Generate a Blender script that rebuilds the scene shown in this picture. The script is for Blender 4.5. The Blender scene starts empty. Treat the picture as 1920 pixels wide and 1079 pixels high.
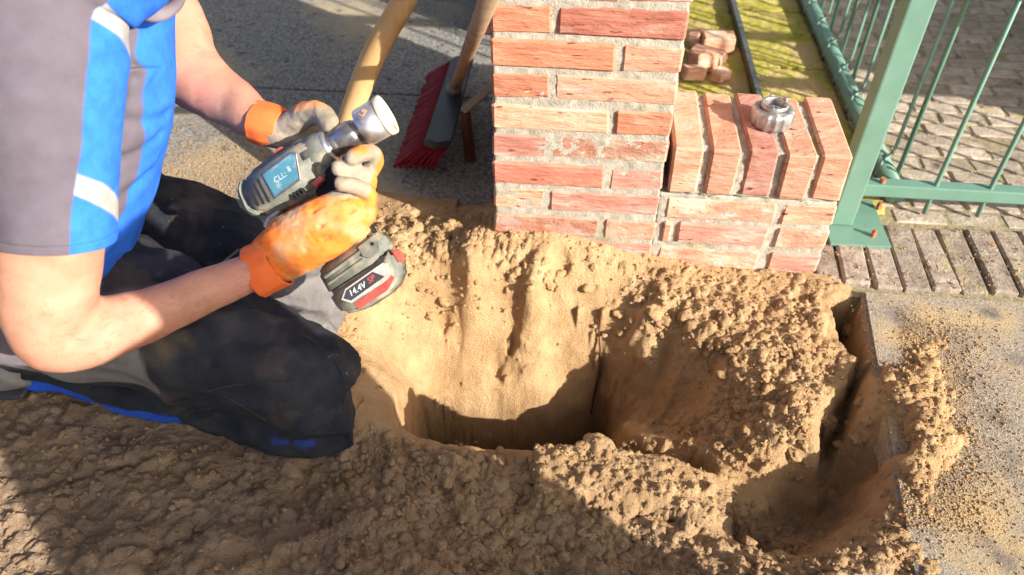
import bpy, bmesh, math, random
import numpy as np
from mathutils import Vector, Matrix, noise as mnoise
random.seed(7); rng = np.random.default_rng(7)
sc = bpy.context.scene; C = sc.collection
R = math.radians

# ------------------------------------------------------------------ camera, sky, sun, exposure
CP = np.array([0.1505, -1.2234, 1.049]); YAW, PIT, ROL, F = -0.0926, 0.747, 0.0017, 1464.3
_f = np.array([math.sin(YAW)*math.cos(PIT), math.cos(YAW)*math.cos(PIT), -math.sin(PIT)])
_r0 = np.array([math.cos(YAW), -math.sin(YAW), 0]); _u0 = np.cross(_r0, _f)
_r = math.cos(ROL)*_r0+math.sin(ROL)*_u0; _u = -math.sin(ROL)*_r0+math.cos(ROL)*_u0
cam = bpy.data.cameras.new('camera'); co = bpy.data.objects.new('camera', cam); C.objects.link(co)
cam.sensor_width = 36; cam.lens = 36*F/1920; cam.clip_start = .02; cam.clip_end = 400
co.matrix_world = Matrix(((_r[0], _u[0], -_f[0], CP[0]), (_r[1], _u[1], -_f[1], CP[1]), (_r[2], _u[2], -_f[2], CP[2]), (0, 0, 0, 1)))
cam.dof.use_dof = True; cam.dof.focus_distance = 1.25; cam.dof.aperture_fstop = 4.0
sc.camera = co
SAZ, SEL = R(32), R(25)                       # shadows fall to the left and away
SD = np.array([-math.cos(SAZ), math.sin(SAZ)])
w = bpy.data.worlds.new('World'); sc.world = w; w.use_nodes = True
nt = w.node_tree; sky = nt.nodes.new('ShaderNodeTexSky'); sky.sky_type = 'NISHITA'; sky.sun_disc = False
sky.sun_elevation = SEL; sky.sun_rotation = math.atan2(-SD[0], -SD[1])
bg = nt.nodes['Background']; sky.air_density = .8; sky.dust_density = 2.5; hs_ = nt.nodes.new('ShaderNodeHueSaturation'); hs_.inputs['Saturation'].default_value = .55; nt.links.new(sky.outputs[0], hs_.inputs['Color']); nt.links.new(hs_.outputs[0], bg.inputs[0]); bg.inputs[1].default_value = .105
sl = bpy.data.lights.new('sun', 'SUN'); sl.energy = 5.0; sl.angle = R(.55); sl.color = (1, .945, .865)
so = bpy.data.objects.new('sun', sl); C.objects.link(so)
so.rotation_euler = Vector((SD[0]*math.cos(SEL), SD[1]*math.cos(SEL), -math.sin(SEL))).to_track_quat('-Z', 'Y').to_euler()
so.location = (3, -2, 3)
sc.view_settings.view_transform = 'Standard'; sc.view_settings.look = 'None'
sc.view_settings.exposure = 1.0; sc.view_settings.gamma = 1
sc.render.engine = 'CYCLES'

def at(px, py, z=0.0, ax=2):                  # photo pixel -> point on a plane of the place
    d = _f+(px-960)/F*_r-(py-539.5)/F*_u
    return CP+(z-CP[ax])/d[ax]*d
def pd(px, py, dep):                          # photo pixel -> point at a distance along the view axis
    return CP+dep*(_f+(px-960)/F*_r-(py-539.5)/F*_u)

# ------------------------------------------------------------------ helpers
def tag(o, label=None, cat=None, group=None, kind=None):
    if label: o['label'] = label
    if cat: o['category'] = cat
    if group: o['group'] = group
    if kind: o['kind'] = kind
    return o
def empty(name, loc, label, cat, group=None):
    o = bpy.data.objects.new(name, None); C.objects.link(o); o.location = loc
    o.empty_display_size = .02
    return tag(o, label, cat, group)
def link(name, me, parent=None, mats=None, smooth=False):
    o = bpy.data.objects.new(name, me); C.objects.link(o)
    if parent is not None:
        o.parent = parent
        q = parent
        M = Matrix.Identity(4)
        while q is not None:
            M = q.matrix_basis @ M; q = q.parent
        o.matrix_basis = M.inverted() @ Matrix.Identity(4)   # meshes are written in world coordinates
    if mats is not None:
        if not isinstance(mats, (list, tuple)): mats = [mats]
        if not len(me.materials):
            for m in mats: me.materials.append(m)
    if smooth: me.polygons.foreach_set('use_smooth', [True]*len(me.polygons))
    return o
def mesh(v, f, name='m'):
    me = bpy.data.meshes.new(name); me.from_pydata([tuple(map(float, p)) for p in v], [], f); me.update()
    return me
class MB:
    def __init__(s): s.v = []; s.f = []
    def add(s, v, f):
        k = len(s.v); s.v += [tuple(map(float, p)) for p in v]; s.f += [[i+k for i in q] for q in f]
    def box(s, a, b, M=None):
        (x0, y0, z0), (x1, y1, z1) = a, b
        v = [(x0,y0,z0),(x1,y0,z0),(x1,y1,z0),(x0,y1,z0),(x0,y0,z1),(x1,y0,z1),(x1,y1,z1),(x0,y1,z1)]
        if M is not None: v = [tuple(M @ Vector(p)) for p in v]
        s.add(v, [(0,3,2,1),(4,5,6,7),(0,1,5,4),(1,2,6,5),(2,3,7,6),(3,0,4,7)])
    def tube(s, pts, r, n=10, caps=True):
        pts = [np.array(p, float) for p in pts]
        if np.isscalar(r): r = [r]*len(pts)
        v, f = loft(pts, r, r, n=n, ref=(.13, .31, .94), interp=0)
        s.add(v, f)
    def mesh(s): return mesh(s.v, s.f)
def bevelled(me, w, seg=2):
    bm = bmesh.new(); bm.from_mesh(me)
    bmesh.ops.recalc_face_normals(bm, faces=bm.faces)
    bmesh.ops.bevel(bm, geom=bm.edges[:], offset=w, segments=seg, affect='EDGES', profile=.6)
    bm.to_mesh(me); bm.free(); return me
def prism(poly, d0, d1, fn, bev=0, seg=2):    # polygon in a local plane, extruded, mapped by fn
    n = len(poly)
    v = [fn(a, b, d0) for a, b in poly]+[fn(a, b, d1) for a, b in poly]
    f = [list(range(n))[::-1], [n+i for i in range(n)]]+[(i, (i+1) % n, n+(i+1) % n, n+i) for i in range(n)]
    me = mesh(v, f)
    bm = bmesh.new(); bm.from_mesh(me); bmesh.ops.recalc_face_normals(bm, faces=bm.faces)
    if bev: bmesh.ops.bevel(bm, geom=[e for e in bm.edges if e.calc_face_angle(0) > .3], offset=bev, segments=seg, affect='EDGES')
    bm.to_mesh(me); bm.free(); return me
def cr(P, n):                                  # Catmull-Rom through rows of P, n samples per span
    P = np.array(P, float); Q = np.vstack([2*P[0]-P[1], P, 2*P[-1]-P[-2]]); out = []
    for i in range(1, len(Q)-2):
        for t in np.linspace(0, 1, n, endpoint=False):
            a, b, c, d = Q[i-1], Q[i], Q[i+1], Q[i+2]
            out.append(.5*((2*b)+(c-a)*t+(2*a-5*b+4*c-d)*t*t+(3*b-a-3*c+d)*t**3))
    out.append(Q[-2]); return np.array(out)
def loft(pts, ra, rb, n=24, ref=None, interp=6, caps=True, power=1.0):
    # ra: half axis along ref (default: towards the viewer's side), rb: the other half axis
    A = np.column_stack([np.array(pts, float), np.array(ra, float), np.array(rb, float)])
    if interp: A = cr(A, interp)
    P = A[:, :3]; T = np.gradient(P, axis=0); T /= np.linalg.norm(T, axis=1)[:, None]+1e-12
    ref = np.array(ref if ref is not None else -_f, float)
    v = []; m = len(P)
    for i in range(m):
        a = ref-T[i]*(ref@T[i]); a /= np.linalg.norm(a); b = np.cross(T[i], a)
        for k in range(n):
            th = 2*math.pi*k/n; c, s_ = math.cos(th), math.sin(th)
            v.append(P[i]+a*A[i, 3]*c+b*A[i, 4]*s_)
    f = [(i*n+k, i*n+(k+1) % n, (i+1)*n+(k+1) % n, (i+1)*n+k) for i in range(m-1) for k in range(n)]
    if caps:
        v.append(P[0]); v.append(P[-1]); q = len(v)
        f += [(q-2, (k+1) % n, k) for k in range(n)]+[(q-1, (m-1)*n+k, (m-1)*n+(k+1) % n) for k in range(n)]
    return v, f
def ball(c, r, M=None, seg=20, rings=12):
    v = []; f = []
    for i in range(rings+1):
        ph = math.pi*i/rings
        for k in range(seg):
            th = 2*math.pi*k/seg
            p = np.array([math.sin(ph)*math.cos(th)*r[0], math.sin(ph)*math.sin(th)*r[1], math.cos(ph)*r[2]])
            if M is not None: p = M @ p
            v.append(c+p)
    for i in range(rings):
        for k in range(seg): f.append((i*seg+k, (i+1)*seg+k, (i+1)*seg+(k+1) % seg, i*seg+(k+1) % seg))
    return v, f
def fuse(mb, voxel, smooth=6, name='fused'):   # one continuous skin over overlapping volumes
    me = mb.mesh(); bm = bmesh.new(); bm.from_mesh(me); bmesh.ops.recalc_face_normals(bm, faces=bm.faces); bm.to_mesh(me); bm.free()
    o = bpy.data.objects.new('t', me); C.objects.link(o)
    m = o.modifiers.new('r', 'REMESH'); m.mode = 'VOXEL'; m.voxel_size = voxel; m.adaptivity = 0
    s = o.modifiers.new('s', 'SMOOTH'); s.iterations = smooth; s.factor = .5
    dg = bpy.context.evaluated_depsgraph_get(); ev = o.evaluated_get(dg)
    out = bpy.data.meshes.new_from_object(ev); bpy.data.objects.remove(o); return out
def getv(me):
    a = np.empty(len(me.vertices)*3); me.vertices.foreach_get('co', a); return a.reshape(-1, 3)
def getn(me):
    a = np.empty(len(me.vertices)*3); me.vertices.foreach_get('normal', a); return a.reshape(-1, 3)
def setv(me, a): me.vertices.foreach_set('co', a.ravel()); me.update()
def centers(me):
    a = np.empty(len(me.polygons)*3); me.polygons.foreach_get('center', a); return a.reshape(-1, 3)
def proj(P):
    d = P-CP; z = d@_f
    return np.stack([960+F*(d@_r)/z, 539.5-F*(d@_u)/z], -1)
def segd(P, a, b):
    a = np.array(a); b = np.array(b); ab = b-a
    t = np.clip(((P-a)@ab)/(ab@ab), 0, 1); return np.linalg.norm(P-a-t[:, None]*ab, axis=1)
def sst(a, b, x): t = np.clip((x-a)/(b-a), 0, 1); return t*t*(3-2*t)
_lat = rng.random((64, 64, 64))
def n3(P, s):                                  # value noise at points P, feature size s (scalar or 3-vector)
    Q = P/np.array(s)+31.7; i = np.floor(Q).astype(int); f = Q-i; f = f*f*(3-2*f); o = 0
    for dx in (0, 1):
        for dy in (0, 1):
            for dz in (0, 1):
                wgt = (f[:, 0] if dx else 1-f[:, 0])*(f[:, 1] if dy else 1-f[:, 1])*(f[:, 2] if dz else 1-f[:, 2])
                o = o+wgt*_lat[(i[:, 0]+dx) % 64, (i[:, 1]+dy) % 64, (i[:, 2]+dz) % 64]
    return o*2-1

# ------------------------------------------------------------------ materials
def mat(name, cols, scale=30, rough=.85, bump=.3, bscale=120, dist=.002, metal=0, detail=6, extra=None, attr=None, sss=0, spec=.4, stretch=None, coords='Object', pos=(.3, .7), rnd=False):
    m = bpy.data.materials.new(name); m.use_nodes = True; t = m.node_tree; N = t.nodes; L = t.links
    b = N['Principled BSDF']; b.inputs['Roughness'].default_value = rough; b.inputs['Metallic'].default_value = metal
    b.inputs['Specular IOR Level'].default_value = spec
    tc = N.new('ShaderNodeTexCoord'); src = tc.outputs[coords]
    if stretch:
        mp = N.new('ShaderNodeMapping'); mp.inputs['Scale'].default_value = stretch; L.new(src, mp.inputs[0]); src = mp.outputs[0]
    if rnd:
        oi = N.new('ShaderNodeObjectInfo'); va = N.new('ShaderNodeVectorMath'); va.operation = 'MULTIPLY_ADD'; va.inputs[1].default_value = (1, 1, 1)
        sc_ = N.new('ShaderNodeVectorMath'); sc_.operation = 'SCALE'; sc_.inputs[0].default_value = (7.3, 3.1, 5.7); L.new(oi.outputs['Random'], sc_.inputs['Scale'])
        L.new(src, va.inputs[0]); L.new(sc_.outputs[0], va.inputs[2]); src = va.outputs[0]
    n = N.new('ShaderNodeTexNoise'); n.inputs['Scale'].default_value = scale; n.inputs['Detail'].default_value = detail; n.inputs['Roughness'].default_value = .65; L.new(src, n.inputs['Vector'])
    rp = N.new('ShaderNodeValToRGB'); L.new(n.outputs[0], rp.inputs[0])
    e = rp.color_ramp.elements; e[0].position, e[1].position = pos
    e[0].color = (*cols[0], 1); e[1].color = (*cols[-1], 1)
    for i, c in enumerate(cols[1:-1]):
        k = e.new(pos[0]+(pos[1]-pos[0])*(i+1)/(len(cols)-1)); k.color = (*c, 1)
    col = rp.outputs[0]
    if extra:                                  # (colour, scale, threshold lo, hi) patches of another colour
        for c, s, lo, hi in extra:
            n2 = N.new('ShaderNodeTexNoise'); n2.inputs['Scale'].default_value = s; n2.inputs['Detail'].default_value = 5; L.new(src if rnd else tc.outputs[coords], n2.inputs['Vector'])
            r2 = N.new('ShaderNodeMapRange'); r2.inputs['From Min'].default_value = lo; r2.inputs['From Max'].default_value = hi; L.new(n2.outputs[0], r2.inputs[0])
            mx = N.new('ShaderNodeMix'); mx.data_type = 'RGBA'; L.new(r2.outputs[0], mx.inputs[0]); L.new(col, mx.inputs[6]); mx.inputs[7].default_value = (*c, 1); col = mx.outputs[2]
    if rnd:
        mr = N.new('ShaderNodeMapRange'); mr.inputs['To Min'].default_value = .78; mr.inputs['To Max'].default_value = 1.18; L.new(oi.outputs['Random'], mr.inputs[0])
        mv = N.new('ShaderNodeVectorMath'); mv.operation = 'SCALE'; L.new(col, mv.inputs[0]); L.new(mr.outputs[0], mv.inputs['Scale']); col = mv.outputs[0]
    if attr:                                   # (attribute name, colour) blended in where the attribute is 1
        for nm, c in attr:
            a = N.new('ShaderNodeAttribute'); a.attribute_name = nm
            mx = N.new('ShaderNodeMix'); mx.data_type = 'RGBA'; L.new(a.outputs['Fac'], mx.inputs[0]); L.new(col, mx.inputs[6])
            vm = N.new('ShaderNodeMix'); vm.data_type = 'RGBA'; vm.inputs[0].default_value = .55; vm.inputs[6].default_value = (*c, 1)
            ml = N.new('ShaderNodeMix'); ml.data_type = 'RGBA'; ml.blend_type = 'MULTIPLY'; ml.inputs[0].default_value = 1; L.new(n.outputs[0], ml.inputs[6]); ml.inputs[7].default_value = (c[0]*2, c[1]*2, c[2]*2, 1)
            L.new(ml.outputs[2], vm.inputs[7]); L.new(vm.outputs[2], mx.inputs[7]); col = mx.outputs[2]
    L.new(col, b.inputs['Base Color'])
    if sss:
        b.inputs['Subsurface Weight'].default_value = sss; b.inputs['Subsurface Radius'].default_value = (.012, .005, .003); b.inputs['Subsurface Scale'].default_value = .6
    if bump:
        nb = N.new('ShaderNodeTexNoise'); nb.inputs['Scale'].default_value = bscale; nb.inputs['Detail'].default_value = 5; nb.inputs['Roughness'].default_value = .7; L.new(src, nb.inputs['Vector'])
        bp = N.new('ShaderNodeBump'); bp.inputs['Strength'].default_value = bump; bp.inputs['Distance'].default_value = dist; L.new(nb.outputs[0], bp.inputs['Height']); L.new(bp.outputs[0], b.inputs['Normal'])
    return m
M = {}
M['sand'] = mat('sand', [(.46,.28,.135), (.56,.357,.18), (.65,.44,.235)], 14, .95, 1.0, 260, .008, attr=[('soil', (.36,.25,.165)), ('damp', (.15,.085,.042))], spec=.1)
M['crumb'] = mat('sand_crumbs', [(.42,.255,.115), (.53,.335,.16), (.60,.41,.21)], 20, .95, .7, 350, .003, spec=.1)
M['soilcrumb'] = mat('soil_crumbs', [(.27,.185,.12), (.35,.245,.16), (.43,.31,.21)], 20, .95, .7, 350, .003, spec=.1)
M['brick'] = []
for i, cs in enumerate([[(.44,.155,.085),(.56,.225,.13),(.63,.31,.19)], [(.38,.125,.085),(.50,.185,.125),(.58,.27,.185)], [(.52,.24,.145),(.64,.34,.22),(.72,.45,.32)], [(.42,.165,.115),(.54,.25,.185),(.64,.40,.32)]]):
    M['brick'].append(mat('brick_%s' % ('orange', 'red', 'light', 'pink')[i], cs, 26, .9, 1, 42, .007, spec=.15, rnd=True, stretch=(.5, 1, 2.3), extra=[((.64,.46,.37), 16, .60, .72), ((.17,.05,.035), 60, .64, .70)]))
M['brick_worn'] = mat('mortar_smeared_brick', [(.44,.17,.11), (.56,.27,.18), (.62,.38,.27)], 26, .95, 1, 50, .007, spec=.1, rnd=True, stretch=(.7, 1, 1.6), extra=[((.56,.46,.32), 12, .50, .66), ((.62,.40,.34), 30, .55, .66), ((.20,.08,.05), 70, .66, .72)])
M['mortar'] = mat('mortar', [(.33,.29,.22), (.46,.41,.33), (.56,.51,.42)], 60, .95, 1, 260, .004, spec=.1, extra=[((.30,.28,.12), 8, .6, .72)])
M['cobble'] = mat('weathered_brick', [(.19,.145,.115), (.33,.265,.21), (.46,.385,.30)], 40, .95, 1, 130, .006, spec=.1, rnd=True, extra=[((.42,.36,.16), 9, .58, .70), ((.42,.18,.10), 30, .68, .74)])
M['paver'] = mat('worn_paving_brick', [(.30,.235,.175), (.43,.35,.27), (.54,.46,.36)], 30, .95, 1, 120, .005, spec=.1, rnd=True, extra=[((.40,.37,.14), 11, .64, .76), ((.16,.12,.09), 22, .62, .72)])
M['moss'] = mat('moss_covered_stone', [(.28,.27,.04), (.48,.42,.085), (.62,.50,.20)], 16, .98, 1, 150, .008, spec=.05, extra=[((.60,.44,.20), 7, .50, .62), ((.13,.14,.02), 30, .64, .74)])
M['concrete'] = mat('exposed_concrete', [(.19,.155,.115), (.34,.285,.22), (.48,.41,.32)], 150, .92, 1, 260, .004, spec=.12, extra=[((.50,.36,.19), 7, .50, .66), ((.17,.145,.13), 11, .56, .70), ((.60,.56,.50), 240, .64, .69), ((.30,.33,.16), 16, .66, .74)])
M['asphalt'] = mat('pavement_aggregate', [(.09,.085,.08), (.25,.235,.21), (.50,.46,.39)], 120, .92, 1, 160, .006, spec=.2, extra=[((.44,.36,.235), 2.3, .50, .62), ((.12,.10,.10), 28, .6, .7)])
M['earth'] = mat('joint_earth', [(.09,.07,.045), (.18,.14,.09)], 60, .98, .8, 200, .004, spec=.05, extra=[((.20,.22,.04), 10, .56, .66)])
M['jsand'] = mat('mossy_joint_sand', [(.18,.145,.09), (.34,.28,.17), (.46,.39,.25)], 90, .98, 1, 220, .005, spec=.05, extra=[((.34,.32,.11), 10, .58, .70)])
M['green'] = mat('green_powder_coat', [(.115,.225,.165), (.15,.275,.21)], 12, .38, .08, 300, .001, spec=.5, extra=[((.26,.25,.20), 26, .66, .78)])
M['rust'] = mat('rusty_bolt', [(.25,.09,.04), (.42,.19,.10)], 90, .8, .5, 300, .001)
M['skin'] = mat('skin', [(.38,.17,.10), (.49,.24,.155), (.56,.30,.20)], 18, .55, .35, 300, .0015, sss=.08, spec=.3, extra=[((.52,.185,.13), 9, .50, .74), ((.36,.20,.12), 55, .62, .74)], pos=(.25, .75))
M['hair'] = mat('hair', [(.06,.035,.02), (.11,.07,.04)], 90, .6, .5, 300, .002)
M['blue'] = mat('blue_jersey', [(.025,.135,.66), (.035,.17,.76)], 30, .8, .25, 900, .0008, spec=.15)
M['grey'] = mat('grey_jersey', [(.165,.138,.155), (.20,.17,.19)], 40, .85, .3, 900, .0008, spec=.15)
M['shirt'] = mat('jersey_cloth', [(.105,.088,.104), (.13,.110,.130)], 40, .85, .3, 900, .0008, spec=.15, attr=[('panel', (.03,.155,.72)), ('tape', (.36,.335,.31))])
M['reflect'] = mat('reflective_tape', [(.42,.39,.35), (.52,.49,.45)], 60, .5, .2, 700, .0006, spec=.4)
M['trouser'] = mat('dark_work_cloth', [(.010,.012,.017), (.018,.020,.026), (.035,.034,.034)], 14, .85, .4, 800, .0008, spec=.25, extra=[((.11,.085,.065), 7, .60, .80)])
M['trousers'] = mat('work_cloth', [(.011,.013,.019), (.022,.024,.031), (.042,.041,.042)], 14, .85, .8, 60, .004, spec=.25, extra=[((.12,.085,.06), 9, .56, .78), ((.20,.14,.09), 90, .70, .76)], attr=[('grey', (.17,.155,.145)), ('blue', (.02,.085,.50))])
M['seam'] = mat('seam_thread', [(.018,.018,.02), (.05,.045,.04)], 200, .9, 0)
M['greycloth'] = mat('grey_knee_cloth', [(.12,.11,.105), (.17,.155,.15), (.23,.20,.17)], 22, .88, .5, 700, .001, spec=.15, extra=[((.36,.25,.15), 9, .60, .78)])
M['darkblue'] = mat('blue_lining', [(.012,.055,.36), (.02,.085,.50)], 30, .75, .3, 600, .001, spec=.2)
M['shoe'] = mat('shoe_leather', [(.16,.15,.14), (.30,.28,.25)], 30, .7, .4, 200, .001)
M['orange'] = mat('orange_glove_knit', [(.80,.20,.025), (.90,.285,.045), (.95,.38,.09)], 22, .8, .45, 620, .0012, spec=.2, extra=[((.66,.42,.22), 20, .62, .76)], pos=(.25, .75))
M['glove'] = mat('orange_glove_knit', [(.72,.13,.018), (.84,.20,.03), (.90,.285,.06)], 22, .8, .6, 520, .0015, spec=.2, extra=[((.56,.37,.21), 16, .50, .72), ((.36,.20,.11), 55, .60, .72)], pos=(.25, .75), attr=[('coated', (.31,.255,.185))])
M['cuff'] = mat('orange_cuff_rib', [(.80,.13,.03), (.90,.20,.05)], 22, .8, .5, 600, .001, spec=.2)
M['glovetip'] = mat('glove_grey_coating', [(.27,.235,.20), (.42,.37,.31), (.60,.47,.32)], 30, .7, .5, 380, .001, spec=.25)
M['wood'] = mat('pale_ash_wood', [(.50,.29,.115), (.62,.39,.175), (.70,.47,.23)], 9, .6, .15, 60, .001, stretch=(1, 1, .12), spec=.3)
M['darkwood'] = mat('dark_stained_wood', [(.06,.022,.012), (.13,.05,.025)], 9, .7, .4, 60, .002, stretch=(4, 4, .4), spec=.2)
M['oldwood'] = mat('weathered_wood', [(.22,.14,.085), (.36,.24,.15)], 12, .8, .4, 60, .001, stretch=(4, 4, .4), spec=.2)
M['cutwood'] = mat('sawn_wood_end', [(.34,.27,.18), (.46,.38,.26)], 60, .85, .4, 200, .001)
M['bristle'] = mat('red_bristles', [(.10,.002,.006), (.20,.005,.014), (.28,.012,.022)], 60, .7, 0, spec=.3)
M['plastic'] = mat('dark_plastic', [(.03,.028,.033), (.06,.055,.065)], 20, .42, .1, 200, .0006, spec=.4)
M['drillgrey'] = mat('dusty_grey_green_plastic', [(.085,.10,.082), (.17,.17,.135), (.31,.265,.195)], 34, .62, .35, 260, .0008, spec=.35, extra=[((.38,.31,.22), 24, .58, .74)])
M['drillblack'] = mat('black_rubber', [(.008,.008,.009), (.018,.017,.017)], 30, .6, .2, 400, .0006)
M['teal'] = mat('teal_name_plate', [(.045,.15,.20), (.08,.23,.29)], 40, .4, 0, spec=.5, extra=[((.34,.36,.33), 45, .52, .70)])
M['white'] = mat('white_print', [(.72,.72,.70), (.80,.80,.78)], 40, .5, 0)
M['faded'] = mat('worn_print', [(.22,.36,.40), (.62,.64,.63)], 260, .6, 0)
M['red'] = mat('red_plastic', [(.42,.05,.04), (.55,.11,.08)], 60, .5, .1, 300, .0005, extra=[((.50,.34,.26), 50, .6, .72)])
M['steel'] = mat('scuffed_steel', [(.26,.25,.24), (.44,.43,.42), (.60,.58,.56)], 45, .44, .5, 220, .001, metal=.8, extra=[((.18,.15,.12), 50, .60, .72)])
M['darksteel'] = mat('dark_scuffed_steel', [(.14,.135,.13), (.27,.26,.25), (.42,.40,.38)], 50, .36, .3, 260, .0006, metal=.85, extra=[((.30,.24,.18), 60, .60, .72)])
M['chrome'] = mat('bright_ring_steel', [(.55,.54,.54), (.72,.72,.74)], 40, .34, .25, 200, .0006, metal=.9, extra=[((.40,.33,.26), 50, .52, .68)])
M['dusty'] = mat('dusty_white_plastic', [(.34,.30,.25), (.52,.49,.45)], 60, .6, .2, 300, .0005)
M['rim'] = mat('dusty_beige_rim', [(.40,.34,.25), (.58,.52,.40), (.68,.62,.50)], 60, .7, .5, 300, .001, spec=.3)
M['peach'] = mat('orange_print', [(.70,.30,.16), (.75,.36,.2)], 40, .6, 0)
M['shade_bag'] = mat('shade_bag_weave', [(.62,.61,.57), (.70,.69,.65)], 40, .8, .5, 400, .001)

# ------------------------------------------------------------------ the ground
def setting(name, me, m, smooth=False):
    return tag(link(name, me, None, m, smooth), kind='structure')
# far ground sheet round the excavation, reaching the horizon
OX0, OX1, OY0, OY1 = -1.15, .92, -1.15, .02
def ring(x0, x1, y0, y1, z, B=200):
    v = [(-B,-B,z),(B,-B,z),(B,B,z),(-B,B,z),(x0,y0,z),(x1,y0,z),(x1,y1,z),(x0,y1,z)]
    return mesh(v, [(0,1,5,4),(1,2,6,5),(2,3,7,6),(3,0,4,7)])
setting('ground', ring(OX0, OX1, OY0, OY1, -.045), M['earth'])

GX0, GX1, GY0, GY1, G = -1.2, .97, -1.2, .30, .0028
nx, ny = int((GX1-GX0)/G), int((GY1-GY0)/G)
gx = np.linspace(GX0, GX1, nx); gy = np.linspace(GY0, GY1, ny)
X, Y = np.meshgrid(gx, gy)
def n2(s, seed, ax=1.0):
    r = np.random.default_rng(seed); gw, gh = int((GX1-GX0)/s)+4, int((GY1-GY0)/(s*ax))+4
    T = r.random((gh, gw)); u = (X-GX0)/s; v = (Y-GY0)/(s*ax)
    i = u.astype(int); j = v.astype(int); fu = u-i; fv = v-j; fu = fu*fu*(3-2*fu); fv = fv*fv*(3-2*fv)
    return 2*(T[j, i]*(1-fu)*(1-fv)+T[j, i+1]*fu*(1-fv)+T[j+1, i]*(1-fu)*fv+T[j+1, i+1]*fu*fv)-1
def fbm(s, seed, o=4): return sum(n2(s/2**k, seed+k)*.5**k for k in range(o))
# coarse relief: photo points with a height, thin-plate interpolated
CT = [  # px, py, z
 (700,330,.0),(770,390,.02),(850,420,.04),(925,440,.06),(1000,470,.05),(1100,478,.035),(1180,490,.02),(1300,515,.005),(1450,535,.0),(1560,545,.0),
 (700,420,.02),(800,470,.03),(880,520,.015),(1000,530,.01),(1120,520,.0),(680,600,-.005),(690,680,-.005),(720,560,.0),
 (760,560,-.035),(860,560,-.045),(960,565,-.05),(1060,565,-.05),(760,600,-.075),(860,600,-.09),(960,600,-.095),(1060,600,-.095),(770,655,-.14),(900,660,-.16),(1030,660,-.165),(1100,640,-.14),
 (775,700,-.185),(900,705,-.20),(1030,702,-.205),(1110,690,-.20),(800,735,-.225),(900,735,-.23),(1030,735,-.23),
 (1200,560,-.03),(1300,570,-.015),(1400,580,-.005),(1500,600,-.005),(1200,640,-.075),(1290,640,-.05),(1380,660,-.03),(1480,680,-.015),(1560,690,-.015),(1530,640,-.005),
 (1180,710,-.18),(1230,740,-.18),(1300,740,-.13),(1180,790,-.20),(1300,790,-.13),(1360,700,-.05),(1400,740,-.045),(1480,760,-.02),(1540,800,-.03),(1400,820,-.07),(1480,830,-.05),(1540,860,-.06),
 (1370,890,-.10),(1450,890,-.09),(1480,960,-.17),(1560,960,-.17),(1430,1000,-.13),(1560,910,-.15),(1620,900,-.12),
 (1655,700,-.01),(1662,780,.0),(1672,860,.0),(1684,930,.0),(1690,700,.014),(1700,780,.016),(1680,960,-.005),(1640,1010,-.01),(1690,1050,.0),(1655,880,-.03),
 (1700,645,.006),(1720,720,.018),(1710,800,.020),(1770,780,.010),(1700,880,.010),(1800,700,-.004),(1840,800,-.006),(1780,900,-.006),(1900,700,-.02),(1900,900,-.02),(1740,1000,-.008),(1850,1060,-.02),(1690,565,-.02),(1760,620,-.014),(1800,560,-.02),(1650,590,-.03),(1655,640,-.02),
 (740,850,.0),(850,860,.0),(960,860,.0),(1080,870,.006),(1200,890,.004),(1290,930,.0),(1000,960,.0),(1200,1000,.0),(1320,1050,.012),(1450,1060,.01),(800,960,.0),(900,1050,.01),(1100,1060,.0),
 (640,900,.0),(500,900,-.008),(300,900,-.004),(100,900,.0),(600,1040,.012),(400,1040,.0),(200,1040,.004),(20,1000,.01),(30,840,.0),(400,780,.0),(200,780,.0),(560,850,.0),
 (1560,1075,.006),(620,650,.0),(560,560,.0),(500,450,.0),(560,380,-.004),(640,330,-.006)]
cp = np.array([[*at(a, b, z)[:2], z] for a, b, z in CT]+[(x, y, 0) for x, y in ((-1.1,-1.1),(-.6,-1.1),(0,-1.1),(.5,-1.1),(.9,-1.1),(-1.1,-.6),(-1.1,0),(-.8,.0))]
              +[(x, .25, -.015) for x in (-1.1,-.8,-.5,-.2,.2,.6)]+[(.94, y, -.02) for y in (-.8,-.5,-.2,.1)])
def tps(d2): return d2*np.log(d2+1e-12)
D2 = ((cp[:, None, :2]-cp[None, :, :2])**2).sum(-1); n_ = len(cp)
K = np.zeros((n_+3, n_+3)); K[:n_, :n_] = tps(D2)+np.eye(n_)*2e-4; K[:n_, n_] = 1; K[:n_, n_+1:] = cp[:, :2]; K[n_, :n_] = 1; K[n_+1:, :n_] = cp[:, :2].T
wt = np.linalg.solve(K, np.append(cp[:, 2], [0, 0, 0]))
Z = np.full_like(X, wt[n_]) + wt[n_+1]*X + wt[n_+2]*Y
for k in range(n_): Z += wt[k]*tps((X-cp[k, 0])**2+(Y-cp[k, 1])**2)
def poly_sd(P):                                # signed distance, negative inside
    P = np.array(P); d = np.full(X.shape, 9.); ins = np.zeros(X.shape, bool)
    for i in range(len(P)):
        a, b = P[i], P[(i+1) % len(P)]; e = b-a
        t = np.clip(((X-a[0])*e[0]+(Y-a[1])*e[1])/(e@e), 0, 1); d = np.minimum(d, np.hypot(X-a[0]-t*e[0], Y-a[1]-t*e[1]))
        c = (a[1] > Y) != (b[1] > Y); xx = a[0]+(Y-a[1])/(e[1] if e[1] else 1e-9)*e[0]; ins ^= c & (X < xx)
    return np.where(ins, -d, d)
wob = fbm(.09, 40, 3)*.012+n2(.012, 60)*.003
wob2 = fbm(.05, 44, 3)*.008
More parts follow.
